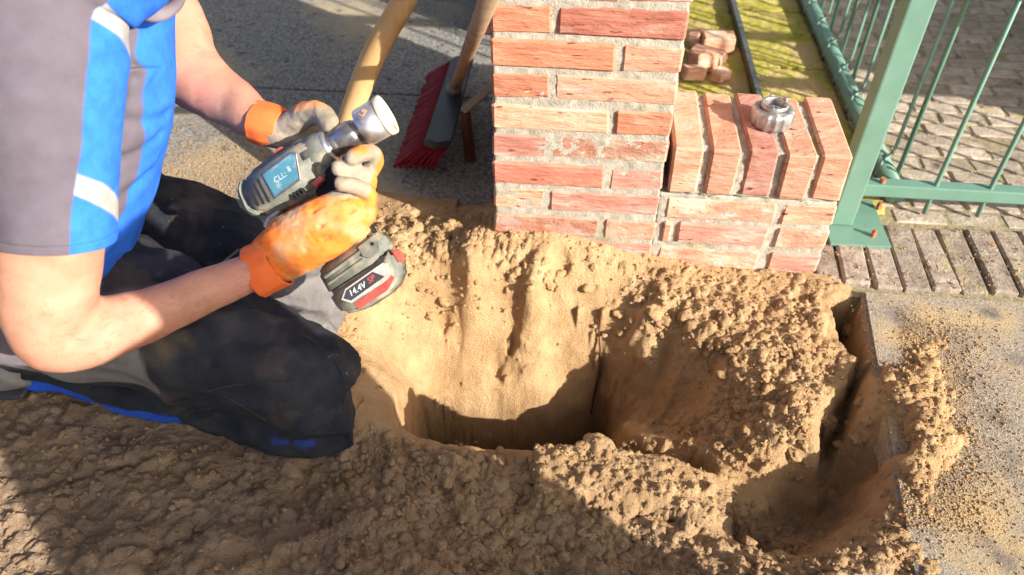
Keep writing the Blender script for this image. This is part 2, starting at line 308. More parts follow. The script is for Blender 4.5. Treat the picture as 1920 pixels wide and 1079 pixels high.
# smooth fine relief: the troweled back slope stays calm, the rest is crumbly
rough_n = fbm(.16, 3, 5)
shelf = lambda px, py, sx, sy, z=0: np.exp(-(((X-at(px,py,z)[0])/sx)**2+((Y-at(px,py,z)[1])/sy)**2))
pile = np.clip(shelf(1450,680,.17,.15,-.05)+shelf(1420,810,.13,.07,-.08)+shelf(1710,750,.06,.16)+shelf(1600,600,.1,.07), 0, 1)
fore = sst(-.44, -.50, Y)*sst(-.30, -.10, X)
left = sst(-.10, -.35, X)*sst(-.40, -.52, Y)
wallfoot = np.clip(shelf(880,530,.17,.065)+shelf(1050,530,.13,.055)+shelf(1230,570,.13,.07)+shelf(740,480,.08,.10)+shelf(850,450,.08,.07)+.5*shelf(700,600,.06,.10), 0, 1)
calm = np.clip(1-pile-fore-left-wallfoot, .10, 1)
Z += rough_n*(.0035+.008*pile+.007*fore+.004*left+.008*wallfoot)
Z += -np.abs(fbm(.07, 21, 4))*.012*np.clip(pile+fore*.8+left+wallfoot, 0, 1)
# small ridges and cavities at the foot of the wall
for px, py, r, dz in ((1042,512,.018,-.028),(985,508,.014,-.016),(1025,535,.012,-.014),(860,550,.014,-.012),(930,570,.013,-.014),(830,540,.013,-.014),(790,420,.016,-.022),(1110,490,.014,-.03),(835,480,.014,-.02),(965,555,.014,-.022),(1180,620,.03,-.045),(1230,600,.04,-.05),(1270,590,.03,-.03),(1500,560,.02,-.02),
                      (980,940,.014,-.018),(960,970,.012,-.014),(840,890,.02,.012),(870,880,.022,.014),(300,860,.02,.010),(220,1050,.045,.030),(430,1010,.03,.012),(600,900,.05,-.008),(1330,850,.02,.006)):
    p = at(px, py, -.01); q = np.hypot(X-p[0]+wob*.8, Y-p[1]+wob2); Z += dz*np.exp(-(q/r)**4)
def furrow(pts, wd, dz):
    q = np.full(X.shape, 9.)
    for a, b in zip(pts[:-1], pts[1:]):
        a = at(*a)[:2]; b = at(*b)[:2]; e = b-a; t = np.clip(((X-a[0])*e[0]+(Y-a[1])*e[1])/(e@e), 0, 1); q = np.minimum(q, np.hypot(X-a[0]-t*e[0]+wob*.7, Y-a[1]-t*e[1]+wob2*.7))
    return dz*np.exp(-(q/wd)**2)
Z += furrow([(60,930),(180,880),(300,850)], .008, -.012)+furrow([(240,1079),(330,1010),(420,980)], .010, -.010)+furrow([(450,1079),(560,1030),(680,985)], .012, .012)
Z += furrow([(1230,690),(1290,630),(1340,600)], .010, .014)
# the flat, cut sod beside the hole with a straight broken edge
e_ = poly_sd([at(1003,852)[:2], at(1130,850)[:2], at(1270,868)[:2], at(1338,885)[:2], at(1338,1000)[:2], at(1240,960)[:2], at(1110,950)[:2], at(1000,955)[:2]])
Z = np.where(e_ < .004, Z*.4+.030*sst(.004, -.006, e_+wob*.25), Z)
# the deep hole
A = poly_sd([(-.128,-.375),(-.118,-.435),(-.06,-.452),(.02,-.456),(.12,-.452),(.215,-.462),(.262,-.45),(.285,-.40),at(1150,728,-.22)[:2],at(1120,705,-.22)[:2],at(1030,740,-.23)[:2],at(900,742,-.23)[:2],at(785,738,-.22)[:2]])+wob*.5
kA = sst(.012, -.040, A); Z = Z*(1-kA)+(-.50+.03*rough_n)*kA
# lower shelf right of the deep hole
S = poly_sd([(.235,-.455),(.36,-.445),(.43,-.42),(.40,-.37),(.33,-.33),(.26,-.30)])+wob
kS = sst(.015, -.03, S)*(1-kA); Z = Z*(1-kS)+np.minimum(Z, -.215+.02*rough_n)*kS
# narrow trench against the slab, and the shaded pit in front
T_ = poly_sd([at(*p_)[:2] for p_ in ((1570,562),(1610,553),(1630,645),(1634,700),(1618,760),(1598,830),(1584,868),(1560,850),(1552,752),(1592,705),(1612,662),(1578,600))])+wob*.6
kT = sst(.010, -.018, T_); Z = Z*(1-kT)+(-.30+.17*sst(-.16, -.28, Y)+.03*rough_n)*kT
P_ = poly_sd([at(1372,905)[:2], at(1390,985)[:2], at(1450,1018)[:2], at(1530,1030)[:2], at(1570,990)[:2], at(1615,920)[:2], at(1638,850)[:2], at(1590,850)[:2], at(1500,880)[:2]])+wob*1.3+wob2
kP = sst(.010, -.045, P_); Z = Z*(1-kP)+np.minimum(Z, -.175+.03*rough_n)*kP
# let the sheet stay below the slab and the paving where no sand lies on them
Z = np.where((A > -.01), Z, Z)
Z += np.clip(fbm(.06, 131, 4)+.1, -.3, 1)*.011*sst(.70, .76, X)*sst(-.02, -.10, Y)*(1-sst(.86, .95, X))
# clods: stamped lumps of crumbled sand
dens = np.clip(.03+.85*pile+.95*fore+.30*left+.75*wallfoot, 0, 1)*(1-kA)
gy_, gx_ = np.gradient(Z, G); slp = np.hypot(gx_, gy_)
for _ in range(10): slp = (slp+np.roll(slp, 3, 0)+np.roll(slp, -3, 0)+np.roll(slp, 3, 1)+np.roll(slp, -3, 1))/5
dens *= 1-.93*sst(.95, 1.6, slp)
dens = np.where((kP > .3) & (slp < 1.2), .8, dens); dens = np.where(e_ < 0, .40, dens)
base = Z.copy(); H, W = X.shape
XW = X+n2(.013, 91)*.0042+n2(.006, 92)*.0018; YW = Y+n2(.012, 93)*.0042+n2(.006, 94)*.0018
def stamp(n, rmin, rmax, pw, flat=.75):
    ii = rng.integers(0, W, n); jj = rng.integers(0, H, n); u = rng.random(n); rr = rmin*(1-u*(1-(rmin/rmax)**pw))**(-1/pw)
    for i, j, r in zip(ii, jj, rr):
        if rng.random() > dens[j, i]: continue
        k = int(r/G)+1; a0, a1, b0, b1 = max(j-k, 0), min(j+k+1, H), max(i-k, 0), min(i+k+1, W)
        xs = XW[a0:a1, b0:b1]-XW[j, i]; ys = YW[a0:a1, b0:b1]-YW[j, i]; e1 = rng.uniform(.75, 1.3); an = rng.uniform(0, 3)
        xr = xs*math.cos(an)+ys*math.sin(an); yr = -xs*math.sin(an)+ys*math.cos(an)
        q = 1-((xr*e1)**2+(yr/e1)**2)/r**2; h = Z[j, i]*.3+base[j, i]*.7+r*flat*np.sqrt(np.clip(q, 0, 1))-r*.28
        Z[a0:a1, b0:b1] = np.where(q > 0, np.maximum(Z[a0:a1, b0:b1], h), Z[a0:a1, b0:b1])
stamp(1500, .009, .028, 2.0, .75); stamp(26000, .004, .013, 1.8, .95); stamp(30000, .003, .006, 2., 1.)
Z += (n2(.006, 77)*.0010+n2(.0115, 78)*.0012)*(.25+dens)
# outside the dug area the sheet dips below the paving
Z -= sst(.10, .24, Y-.0*X)*.03*(X > -.1)+sst(.16, .27, Y)*.03
Z -= .09*sst(.004, .02, Y)*(X > .02)           # under the wall
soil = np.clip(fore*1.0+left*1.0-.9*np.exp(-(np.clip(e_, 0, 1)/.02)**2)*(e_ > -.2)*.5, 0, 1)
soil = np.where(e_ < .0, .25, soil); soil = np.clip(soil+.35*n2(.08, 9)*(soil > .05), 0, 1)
soil *= 1-.60*sst(-.22, .0, X); soil = np.maximum(soil, .35*kP); soil *= 1-sst(.62, .70, X)*.8  # soil tint thinned on the right: dappled sun painted into the colour
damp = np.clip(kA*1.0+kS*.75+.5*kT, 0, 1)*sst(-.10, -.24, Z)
# break the surface up in three dimensions, along its own normals, so that steep faces crumble too
gy_, gx_ = np.gradient(Z, G); nl = np.sqrt(gx_**2+gy_**2+1); P3 = np.stack([X, Y, Z], -1).reshape(-1, 3); N3 = np.stack([-gx_/nl, -gy_/nl, 1/nl], -1).reshape(-1, 3)
steep = sst(.5, 1.6, np.hypot(gx_, gy_)).ravel()
calm2 = np.exp(-(((X-at(860,640,-.13)[0])/.10)**2+((Y-at(860,640,-.13)[1])/.05)**2)).ravel()
amp_ = (.35+.65*dens.ravel()+steep*.7)*(1-.6*calm2)
r1 = n3(P3, .034); r2 = n3(P3+5, .014); r3 = n3(P3+9, .0065)
P3 = P3+N3*((r1*.0036+(r2-1.2*np.clip(r2, -1, -.15))*.0022+r3*.0013)*amp_)[:, None]
P3 = P3+N3*((-np.clip(.25-np.abs(n3(P3+13, .017)), 0, 1)*.010-np.clip(.22-np.abs(n3(P3+21, .0085)), 0, 1)*.006+.0015)*(dens.ravel()*.9+.12)*(1-.8*calm2))[:, None]
SX, SY, SZ = P3[:, 0].reshape(X.shape), P3[:, 1].reshape(X.shape), P3[:, 2].reshape(X.shape)
def grid_mesh(name, X, Y, Z, attrs):
    H, W = X.shape; me = bpy.data.meshes.new(name)
    idx = np.arange(H*W).reshape(H, W); q = np.stack([idx[:-1, :-1], idx[:-1, 1:], idx[1:, 1:], idx[1:, :-1]], -1).reshape(-1, 4)
    me.vertices.add(H*W); me.vertices.foreach_set('co', np.stack([X, Y, Z], -1).ravel())
    me.loops.add(q.size); me.loops.foreach_set('vertex_index', q.ravel()); me.polygons.add(len(q))
    me.polygons.foreach_set('loop_start', np.arange(0, q.size, 4)); me.update(calc_edges=True)
    me.polygons.foreach_set('use_smooth', np.ones(len(q), bool))
    for k, a in attrs.items():
        at_ = me.attributes.new(k, 'FLOAT', 'POINT'); at_.data.foreach_set('value', a.ravel().astype(np.float32))
    return me
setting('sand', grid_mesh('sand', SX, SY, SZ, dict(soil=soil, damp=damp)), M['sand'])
def zat(x, y):
    i = min(max(int((x-GX0)/G), 0), W-1); j = min(max(int((y-GY0)/G), 0), H-1); return SZ[j, i]

def sandhit(px, py):                           # where the line of sight through a photo point meets the sand
    d_ = pd(px, py, 1.0)-CP
    for t_ in np.arange(.7, 2.2, .002):
        q_ = CP+d_*t_
        if GX0 < q_[0] < GX1 and GY0 < q_[1] < GY1 and q_[2] < zat(q_[0], q_[1]): return q_
    return at(px, py, 0)
rp_ = [sandhit(*p)+np.array([0, -.002, .001]) for p in ((1121,600),(1124,640),(1126,668),(1124,700),(1116,735),(1108,775))]
v, f = loft(rp_, [.0012,.0018,.0024,.0028,.0024,.0014], [.0012,.0018,.0024,.0028,.0024,.0014], n=8, interp=6)
tag(link('root', mesh(v, f), None, M['darkwood'], True), 'thin dark root hanging down the right corner of the deep hole', 'root')

# concrete slab on the right
se = [at(1618, 548)[:2], at(1700, 1020)[:2]]; dirn = (se[1]-se[0])/np.linalg.norm(se[1]-se[0])
s0 = se[0]+dirn*-.005; s1 = se[0]+dirn*.95
def slab_mesh(poly, z1, th, bev=.004, fine=0):
    return prism(poly, z1-th, z1, lambda a, b, c: (a, b, c), bev)
SL = tag(link('concrete_slab', slab_mesh([tuple(s1), (1.9, s1[1]-.0), (1.9, s0[1]-.005), tuple(s0)], 0.0, .065, .005), None, M['concrete']), kind='structure')
setting('pavement_bed', mesh([(.76,-1.3,-.066),(3,-1.3,-.066),(3,1.9,-.066),(.76,1.9,-.066)], [(0,1,2,3)]), M['earth'])

# pavement left of the pillar: two cast slabs meeting in an open seam
pv = tag(bpy.data.objects.new('pavement', None), kind='structure'); C.objects.link(pv)
seam = at(740, 175)[1]
for a, b in (((-3.2, .12, -.05), (.30, seam-.004, -.002)), ((-3.2, seam+.004, -.05), (.30, 3.4, -.002))):
    m_ = MB(); m_.box(a, b); link('paving_slab', bevelled(m_.mesh(), .004), pv, M['asphalt'])
m_ = MB(); m_.box((-3.2, -3, -.05), (-1.02, .115, -.003)); link('paving_slab', bevelled(m_.mesh(), .004), pv, M['asphalt'])

# ------------------------------------------------------------------ bricks
def brick_mesh(L, D, Hh, seed, sub=(7, 3, 3), amp=.0022, ragged=0.):
    r = random.Random(seed); bm = bmesh.new()
    bmesh.ops.create_cube(bm, size=1)
    for v in bm.verts: v.co = Vector((v.co.x*L, v.co.y*D, v.co.z*Hh))
    bmesh.ops.bevel(bm, geom=bm.edges[:], offset=.0045, segments=1, affect='EDGES')
    for v in bm.verts:
        nn = mnoise.noise_vector(Vector(v.co)*40+Vector((seed, 0, 0)))
        v.co += nn*amp*1.6
    me = bpy.data.meshes.new('brick'); bm.to_mesh(me); bm.free(); return me
_bc = {}
def add_brick(parent, x0, x1, y0, y1, z0, z1, fam, name='brick', rot=0, jit=.0025, mats=None, tilt=0):
    L, D, Hh = x1-x0, y1-y0, z1-z0; var = random.randrange(6); mi = random.randrange(len(fam)); key = (round(L, 3), round(D, 3), round(Hh, 3), var, id(fam), mi)
    if key not in _bc:
        me = brick_mesh(L, D, Hh, var*7+3); me.materials.append(fam[mi]); _bc[key] = me
    o = bpy.data.objects.new(name, _bc[key]); C.objects.link(o); o.parent = parent
    pl = parent.location
    o.location = ((x0+x1)/2-pl[0], (y0+y1)/2-pl[1]+random.uniform(-jit, jit), (z0+z1)/2-pl[2]+random.uniform(-.001, .001))
    o.rotation_euler = (random.uniform(-.012, .012)+tilt, random.uniform(-.006, .006), rot+random.uniform(-.008, .008))
    return o
PF = M['brick']; PW = [M['brick_worn'], M['brick'][3], M['brick_worn'], M['brick'][2]]
pil = empty('brick_pillar', (0, 0, 0), 'tall red brick gate pillar with pale mortar joints at the far side of the hole', 'pillar')
mb = MB(); mb.box((.006, .006, -.25), (.314, .534, 1.40)); mcore = mb.mesh()
PH = 23; JW = .0105
for c in range(-2, PH):
    z0, z1 = c*.06+.001, c*.06+.0500
    odd = c % 2 == 0                                           # header left on even courses
    xs = [(0, .1), (.11, .32)] if odd else [(0, .21), (.22, .32)]
    for a, b in xs: add_brick(pil, a, b, 0, .1, z0, z1, PW if c < 2 or c == 4 else PF)
    for a, b in ([(.11, .32), (.33, .54)] if odd else [(.11, .21), (.22, .43), (.44, .54)]):
        add_brick(pil, 0, .1, a, b, z0, z1, PF); add_brick(pil, .22, .32, a, b, z0, z1, PF)
    if c > 3: add_brick(pil, .11, .21, .44, .54, z0, z1, PF)
def rough_box(a, b, cell, amp, seed):
    m = MB(); vs = []; fs = []
    a = np.array(a); b = np.array(b)
    for ax in range(3):
        u_, v_ = [k for k in range(3) if k != ax]
        nu, nv = max(int((b[u_]-a[u_])/cell), 1), max(int((b[v_]-a[v_])/cell), 1)
        for side in (0, 1):
            k0 = len(vs)
            for i in range(nu+1):
                for j in range(nv+1):
                    p = np.zeros(3); p[ax] = (a, b)[side][ax]; p[u_] = a[u_]+(b[u_]-a[u_])*i/nu; p[v_] = a[v_]+(b[v_]-a[v_])*j/nv; vs.append(p)
            for i in range(nu):
                for j in range(nv):
                    q = [k0+i*(nv+1)+j, k0+(i+1)*(nv+1)+j, k0+(i+1)*(nv+1)+j+1, k0+i*(nv+1)+j+1]; fs.append(q if (side ^ (ax == 1)) else q[::-1])
    vs = np.array(vs); c = (a+b)/2; h = (b-a)/2
    d = (vs-c)/h; n = np.where(np.abs(d) > .999, np.sign(d), 0)
    vs = vs+n*((n3(vs, .012)*.6+n3(vs, .005)*.5+n3(vs, .04)*.6)*amp)[:, None]
    me = mesh(vs, fs)
    bm = bmesh.new(); bm.from_mesh(me); bmesh.ops.remove_doubles(bm, verts=bm.verts, dist=1e-5); bm.to_mesh(me); bm.free(); return me
link('mortar', rough_box((.0034, .0034, -.2), (.3166, .5366, PH*.06-.012), .005, .0022, 1), pil, M['mortar'], True)

lw = empty('low_brick_wall', (.33, 0, 0), 'low red brick wall stub with a rowlock cap joined to the right of the pillar', 'wall')
for c in range(-2, 3):
    z0, z1 = c*.06+.001, c*.06+.0500
    xs = {2: [(.332, .538), (.550, .650)], 1: [(.332, .352), (.362, .536), (.552, .650)], 0: [(.332, .532), (.552, .650)]}.get(c, [(.332, .432), (.442, .650)])
    for a, b in xs:
        add_brick(lw, a, b, 0, .1, z0, z1, PW); add_brick(lw, a, b, .11, .21, z0, z1, PF)
for i in range(5):
    x = .331+i*.0655
    o = add_brick(lw, x, x+.053, -.004, .208, .182, .282, [PF[2], PF[2], PF[3]], jit=.004)
    o.rotation_euler = (random.uniform(-.01, .01), random.uniform(-.015, .015), random.uniform(-.02, .02))
link('mortar', rough_box((.3168, .0040, -.2), (.6466, .2066, .176), .005, .0022, 2), lw, M['mortar'], True)
link('mortar', rough_box((.334, .005, .1765), (.640, .2, .2745), .005, .004, 3), lw, M['mortar'], True)

# weathered bricks on edge beside the wall end
kb = tag(bpy.data.objects.new('brick_edging', None), kind='structure'); C.objects.link(kb)
for i in range(17):
    x = .655+i*.0565; 
    o = add_brick(kb, x, x+.0525, -.018+random.uniform(-.006, .006), .185, -.09, random.uniform(-.004, .008), [M['cobble']], jit=.006)
    o.rotation_euler = (random.uniform(-.03, .03), random.uniform(-.04, .04), random.uniform(-.03, .03)-.06)
q = MB(); q.box((.655, -.045, -.06), (1.62, .2, -.012)); setting('edging_joint_sand', q.mesh(), M['jsand'])
# brick paving behind the gate: every brick single
bp = tag(bpy.data.objects.new('brick_paving', None), kind='structure'); C.objects.link(bp)
cnt = 0
for j in range(30):
    y0 = .20+j*.054
    for i in range(14):
        x0 = .90-.006*math.sin(j)+i*.118-(.059 if j % 2 else 0)-.04
        if x0 < .86 and j % 2 and False: continue
        xe, ye = x0+.06, y0+.025
        if cnt >= 298 or xe > .80+.52*(ye+1.22)*1.0+.28 or ye > 1.75: continue
        o = add_brick(bp, x0, x0+.1125, y0, y0+.0495, -.06, random.uniform(-.005, -.001), [M['paver']], jit=.002)
        o.rotation_euler = (random.uniform(-.015, .015), random.uniform(-.015, .015), random.uniform(-.01, .01)); cnt += 1
q = MB(); q.box((.80, .19, -.05), (2.6, 2.2, -.0062)); setting('joint_sand', q.mesh(), M['jsand'])
# mossy slabs between wall and fence
ms = tag(bpy.data.objects.new('mossy_path', None), kind='structure'); C.objects.link(ms)
for (a, b) in (((.634, .225), (.845, .50)), ((.634, .51), (.845, .885)), ((.634, .895), (.845, 1.27)), ((.634, 1.28), (.845, 1.7)), ((.33, .225), (.618, .60)), ((.33, .61), (.618, 1.02)), ((.33, 1.03), (.618, 1.42)), ((.33, 1.43), (.618, 1.8))):
    me = rough_box((a[0], a[1], -.05), (b[0], b[1], .002), .008, .0035, 5); link('slab', me, ms, M['moss'], True)
me = rough_box((.619, .22, -.03), (.633, 1.8, .030), .01, .001, 9)  # added dark strip standing for the dark band between the slabs
es = link('added_dark_strip', me, None, M['darksteel'])
tag(es, 'thin dark strip added between the mossy slabs behind the wall', 'edging')

# broken bricks behind the wall
chunks = [((1318, 120), (.07, .05, .05), .5, 'small upright broken brick piece standing against the rowlock cap'), ((1345, 85), (.09, .05, .05), .1, 'broken orange brick lying crosswise on the mossy slab'), ((1303, 78), (.035, .04, .045), -.4, 'smallest brick fragment lying close to the pillar'), ((1325, 104), (.10, .055, .03), -.5, 'pale flat brick fragment lying in front of the crosswise orange brick'),
          ((1352, 140), (.05, .04, .03), .9, 'wedge shaped brick fragment right behind the second rowlock brick'), ((1300, 138), (.06, .045, .035), .2, 'squat brick fragment wedged between pillar and the upright piece')]
for (px, py), d, rz, lab in chunks:
    p = at(px, py, .02); me = brick_mesh(*d, seed=px, amp=.004); me.materials.append(PF[2] if px % 3 else PF[0])
    o = link('broken_brick', me); o.location = (p[0], p[1], .004+d[2]/2); o.rotation_euler = (random.uniform(-.15, .15), random.uniform(-.2, .2), rz)
    tag(o, lab, 'brick', 'broken bricks behind the wall')

# ------------------------------------------------------------------ green steel gate and fence
def gbox(parent, name, a, b, m=None, bev=.002):
    q = MB(); q.box(a, b); return link(name, bevelled(q.mesh(), bev, 2), parent, m or M['green'])
pp = at(1562, 424, .006); pq = at(1611, 424, .006); pw = .046
post = empty('gate_post', (pp[0]+.03, pp[1]+.03, 0), 'square green steel gate post on a bolted base plate beside the low wall end', 'post')
x0, y0 = pp[0]-.006, pp[1]
gbox(post, 'post_tube', (x0, y0, .008), (x0+pw, y0+pw, 1.15), bev=.004)
gbox(post, 'base_plate', (x0-.012, y0-.062, .0), (x0+.112, y0+.10, .0075), bev=.0015)
for px, py in ((1638, 440), (1648, 388)):
    p = at(px, py, .012); q = MB(); q.tube([p+[0, 0, -.006], p+[0, 0, .004], p+[0, 0, .006]], [.0065, .0065, .005], 6); q.tube([p, p+[0, 0, .013]], .0045, 8); link('bolt', q.mesh(), post, M['rust'])
gate = empty('steel_gate', (1.3, .235, 0), 'green steel bar gate leaf standing right of the square post', 'gate')
gy0 = at(1750, 372, .05)[1]
gx0 = x0+pw+.012
gbox(gate, 'bottom_rail', (gx0, gy0, .045), (2.6, gy0+.03, .075), bev=.003)
for zr in (.485, .74, 1.05): gbox(gate, 'rail', (gx0, gy0-.002, zr), (2.6, gy0+.028, zr+.035), bev=.003)
bx = at(1750, 358, .06)[0]
for i in range(14):
    x = bx+i*.1125
    q = MB(); q.tube([(x, gy0+.010, 0.002), (x, gy0+.012, .05), (x, gy0+.014, 1.06)], .0052, 8); link('bar', q.mesh(), gate, M['green'], True)
# rusty latch stub
p = at(1654, 343, .075); q = MB(); q.tube([p, p+[0, 0, .012]], .006, 8); link('hinge_pin', q.mesh(), gate, M['rust'])
fen = empty('side_fence', (.87, .9, 0), 'green steel bar fence running away from the gate post along the mossy path', 'fence')
fx = .868
q = MB(); q.tube([(fx, .26, .022), (fx, 2.4, .022)], .022, 14); link('bottom_rail', q.mesh(), fen, M['green'], True)
q = MB(); q.tube([(fx, .26, 1.05), (fx, 2.4, 1.05)], .021, 14); link('top_rail', q.mesh(), fen, M['green'], True)
for i in range(14):
    y = .345+i*.150
    q = MB(); q.tube([(fx+.020, y+.05, .9), (fx+.021, y+.05, .06), (fx+.012, y+.045, .045), (fx-.012, y+.018, .044), (fx-.022, y, .02), (fx-.022, y, .004)], .0042, 7); link('wire_loop', q.mesh(), fen, M['green'], True)
    q = MB(); q.tube([(fx+.024, y, .004), (fx+.024, y, 1.05)], .0055, 8); link('bar', q.mesh(), fen, M['green'], True)
# wall added out of view on the right to shade the paving
gwl = empty('added_shade_wall', (2.5, 1.3, 0), 'plain grey wall added right of the gate to shade the paving', 'wall')
q = MB(); q.box((2.15, .17, 0), (2.3, 2.6, .66)); link('masonry', bevelled(q.mesh(), .005), gwl, M['concrete'])
q = MB(); q.box((2.13, .15, .662), (2.32, 2.62, .70)); link('coping', bevelled(q.mesh(), .005), gwl, M['concrete'])

# ------------------------------------------------------------------ locking nut on the cap
p = at(1450, 252, .284); ncx, ncy = p[0], p[1]+.038
def lathe(prof, c, ax, n=48, flute=None, mod=None):
    ax = np.array(ax, float); ax /= np.linalg.norm(ax); t = np.array([1, 0, 0]) if abs(ax[0]) < .9 else np.array([0, 1, 0]); a = np.cross(ax, t); a /= np.linalg.norm(a); b = np.cross(ax, a)
    v = []; f = []
    for i, (r, z) in enumerate(prof):
        for k in range(n):
            th = 2*math.pi*k/n; rr = r*(1+(flute(i, th) if flute else 0)); v.append(np.array(c)+ax*z+(a*math.cos(th)+b*math.sin(th))*rr)
    for i in range(len(prof)-1):
        for k in range(n): f.append((i*n+k, i*n+(k+1) % n, (i+1)*n+(k+1) % n, (i+1)*n+k))
    return v, f
nut = empty('steel_nut', (ncx, ncy, .283), 'fluted silver steel nut standing on the rowlock cap of the low wall', 'nut')
q = MB(); q.add(*lathe([(.018, .0), (.0325, .0), (.0365, .003), (.0375, .008), (.0375, .027), (.0355, .033), (.0270, .036), (.0245, .030), (.0200, .030), (.0180, .026), (.0175, .002), (.018, 0)], (ncx, ncy, .283), (0, 0, 1), 96, flute=lambda i, t: .05*(max(-.5, math.cos(14*t))-.3) if 2 <= i <= 5 else 0))
link('knurled_body', q.mesh(), nut, M['steel'], True)
q = MB(); q.add(*lathe([(.0188, .029), (.0248, .029), (.0250, .043), (.0235, .0445), (.0200, .0445), (.0190, .042), (.0188, .029)], (ncx, ncy, .283), (0, 0, 1), 64)); link('collar', q.mesh(), nut, M['steel'], True)
for k in range(5):
    th = k*2*math.pi/5+.5; q = MB(); q.box((-.004, -.003, 0), (.004, .003, .005), Matrix.Translation((ncx+.0222*math.cos(th), ncy+.0222*math.sin(th), .3272)) @ Matrix.Rotation(th+1.57, 4, 'Z')); link('lug', bevelled(q.mesh(), .001), nut, M['steel'])
#PART2
# ------------------------------------------------------------------ tools behind the drill
def stick(name, pts, r, m, n=14, parent=None):
    v, f = loft(pts, r, r, n=n, ref=(1, 0, .1), interp=6); return link(name, mesh(v, f), parent, m, True)
# shovel with a curved ash handle, blade in the sand behind the hands
b0 = np.array([-.40, .16, .0]); t0 = at(765, -10, .16, 1); t1 = at(705, 95, .17, 1); t2 = at(668, 185, .17, 1)
sh = empty('shovel', tuple(b0), 'pale wooden curved tool handle standing upright behind the drill', 'shovel')
up = t0+(t0-t1)*.9
stick('handle', [b0+[0, 0, .02], (b0+t2)/2+[-.004, 0, .0], t2, t1, t0, up, up+(t0-t1)*.8], [.019, .022, .0235, .0235, .022, .021, .021], M['wood'], parent=sh)
q = MB(); v, f = loft([b0+[-.02, .01, -.10], b0+[-.01, .0, -.04], b0+[0, 0, .0], b0+[.004, 0, .05]], [.075, .085, .06, .020], [.003, .004, .007, .020], n=20, ref=(1, .2, 0), interp=4); q.add(v, f)
link('blade', q.mesh(), sh, M['darksteel'], True)
# broom leaning behind the pillar: block, red bristles, grey socket, wooden handle
g0 = at(815, 268, .075); g1 = at(862, 118, .075); ax_ = (g1-g0)/np.linalg.norm(g1-g0)
tip = at(905, 28, .62, 2)
bc_ = (g0+g1)/2
br = empty('broom', (bc_[0], bc_[1], 0), 'broom with red bristles and a grey block leaning in the shade left of the pillar', 'broom')
pr = np.cross(ax_, [0, 0, 1]); pr /= np.linalg.norm(pr)          # sideways, towards +x
if pr[0] < 0: pr = -pr
upv = np.array([0, 0, 1.])*.86-pr*-.5
blk = lambda a, b, c: g0+ax_*a+pr*b+upv*c
LB = np.linalg.norm(g1-g0)
link('block', prism([(-.02, -.026), (LB, -.026), (LB+.01, .0), (LB, .03), (-.02, .034), (-.03, 0)], 0, .022, blk, .004), br, M['plastic'])
q = MB(); r_ = random.Random(3)
for i in range(40):
    for j in range(8):
        a = -.02+i*(LB+.02)/39; b = -.024+j*.0078
        s = blk(a, b, .003); spl = (j-3.5)*.009+r_.uniform(-.006, .006)-.018; e = s-upv*.058+pr*(spl*.55-.012)+ax_*((i/39-.5)*.035+r_.uniform(-.004, .004)); e[2] = max(e[2], .003)
        q.tube([s, (s+e)/2+pr*-.002, e], [.0030, .0040, .0046], 5)
link('bristles', q.mesh(), br, M['bristle'], True)
c0 = blk(LB*.55, .002, .02); dr = (tip-c0)/np.linalg.norm(tip-c0)
q = MB(); q.tube([c0-dr*.02, c0+dr*.03, c0+dr*.12], [.022, .0175, .0155], 16); link('socket', q.mesh(), br, M['drillgrey'], True)
q = MB(); q.tube([c0+dr*.10, c0+dr*.4, c0+dr*.75, c0+dr*1.1], [.0125]*4, 12); link('handle', q.mesh(), br, M['oldwood'], True)
# old wooden stake with a sawn top
k0 = at(882, 300, .0); 
stk = empty('wooden_stake', (k0[0], k0[1], 0), 'short dark wooden stake with a pale sawn top standing between broom and pillar', 'stake')
kt = at(872, 212, .12); k2 = at(925, 160, .16)
q = MB(); q.tube([k0, (k0+kt)/2, kt], [.015, .0145, .014], 6); link('shaft', q.mesh(), stk, M['darkwood'])
q = MB(); q.tube([kt+[-.004, 0, .004], k2], [.0125, .0125], 4); link('sawn_end', bevelled(q.mesh(), .002), stk, M['cutwood'])
# dark red wooden crate behind the pillar
kx, ky = at(868, 26, .0)[:2]; kx = -.165; ky = 1.02
cr_ = empty('wooden_crate', (kx+.2, ky+.18, 0), 'dark red wooden crate half hidden behind the left edge of the pillar', 'crate')
for i in range(6):
    z = .004+i*.085
    for (a, b, c, d) in ((kx, ky, kx+.42, ky+.016), (kx, ky+.35, kx+.42, ky+.366), (kx, ky+.018, kx+.016, ky+.348), (kx+.404, ky+.018, kx+.42, ky+.348)):
        gbox(cr_, 'slat', (a, b, z), (c, d, z+.078), M['darkwood'])
for (a, b) in ((kx+.018, ky+.018), (kx+.378, ky+.018), (kx+.018, ky+.324), (kx+.378, ky+.324)): gbox(cr_, 'corner_post', (a, b, .004), (a+.024, b+.024, .51), M['darkwood'])
# tall boards leaned on the rear of the pillar (their left edge shows)
pl_ = empty('leaning_plank', (-.035, .60, 0), 'narrow dark red plank standing upright against the back of the pillar', 'plank')
q = MB(); q.box((-.052, .56, .0), (-.012, .585, 1.05)); link('board', bevelled(q.mesh(), .002), pl_, M['darkwood'])
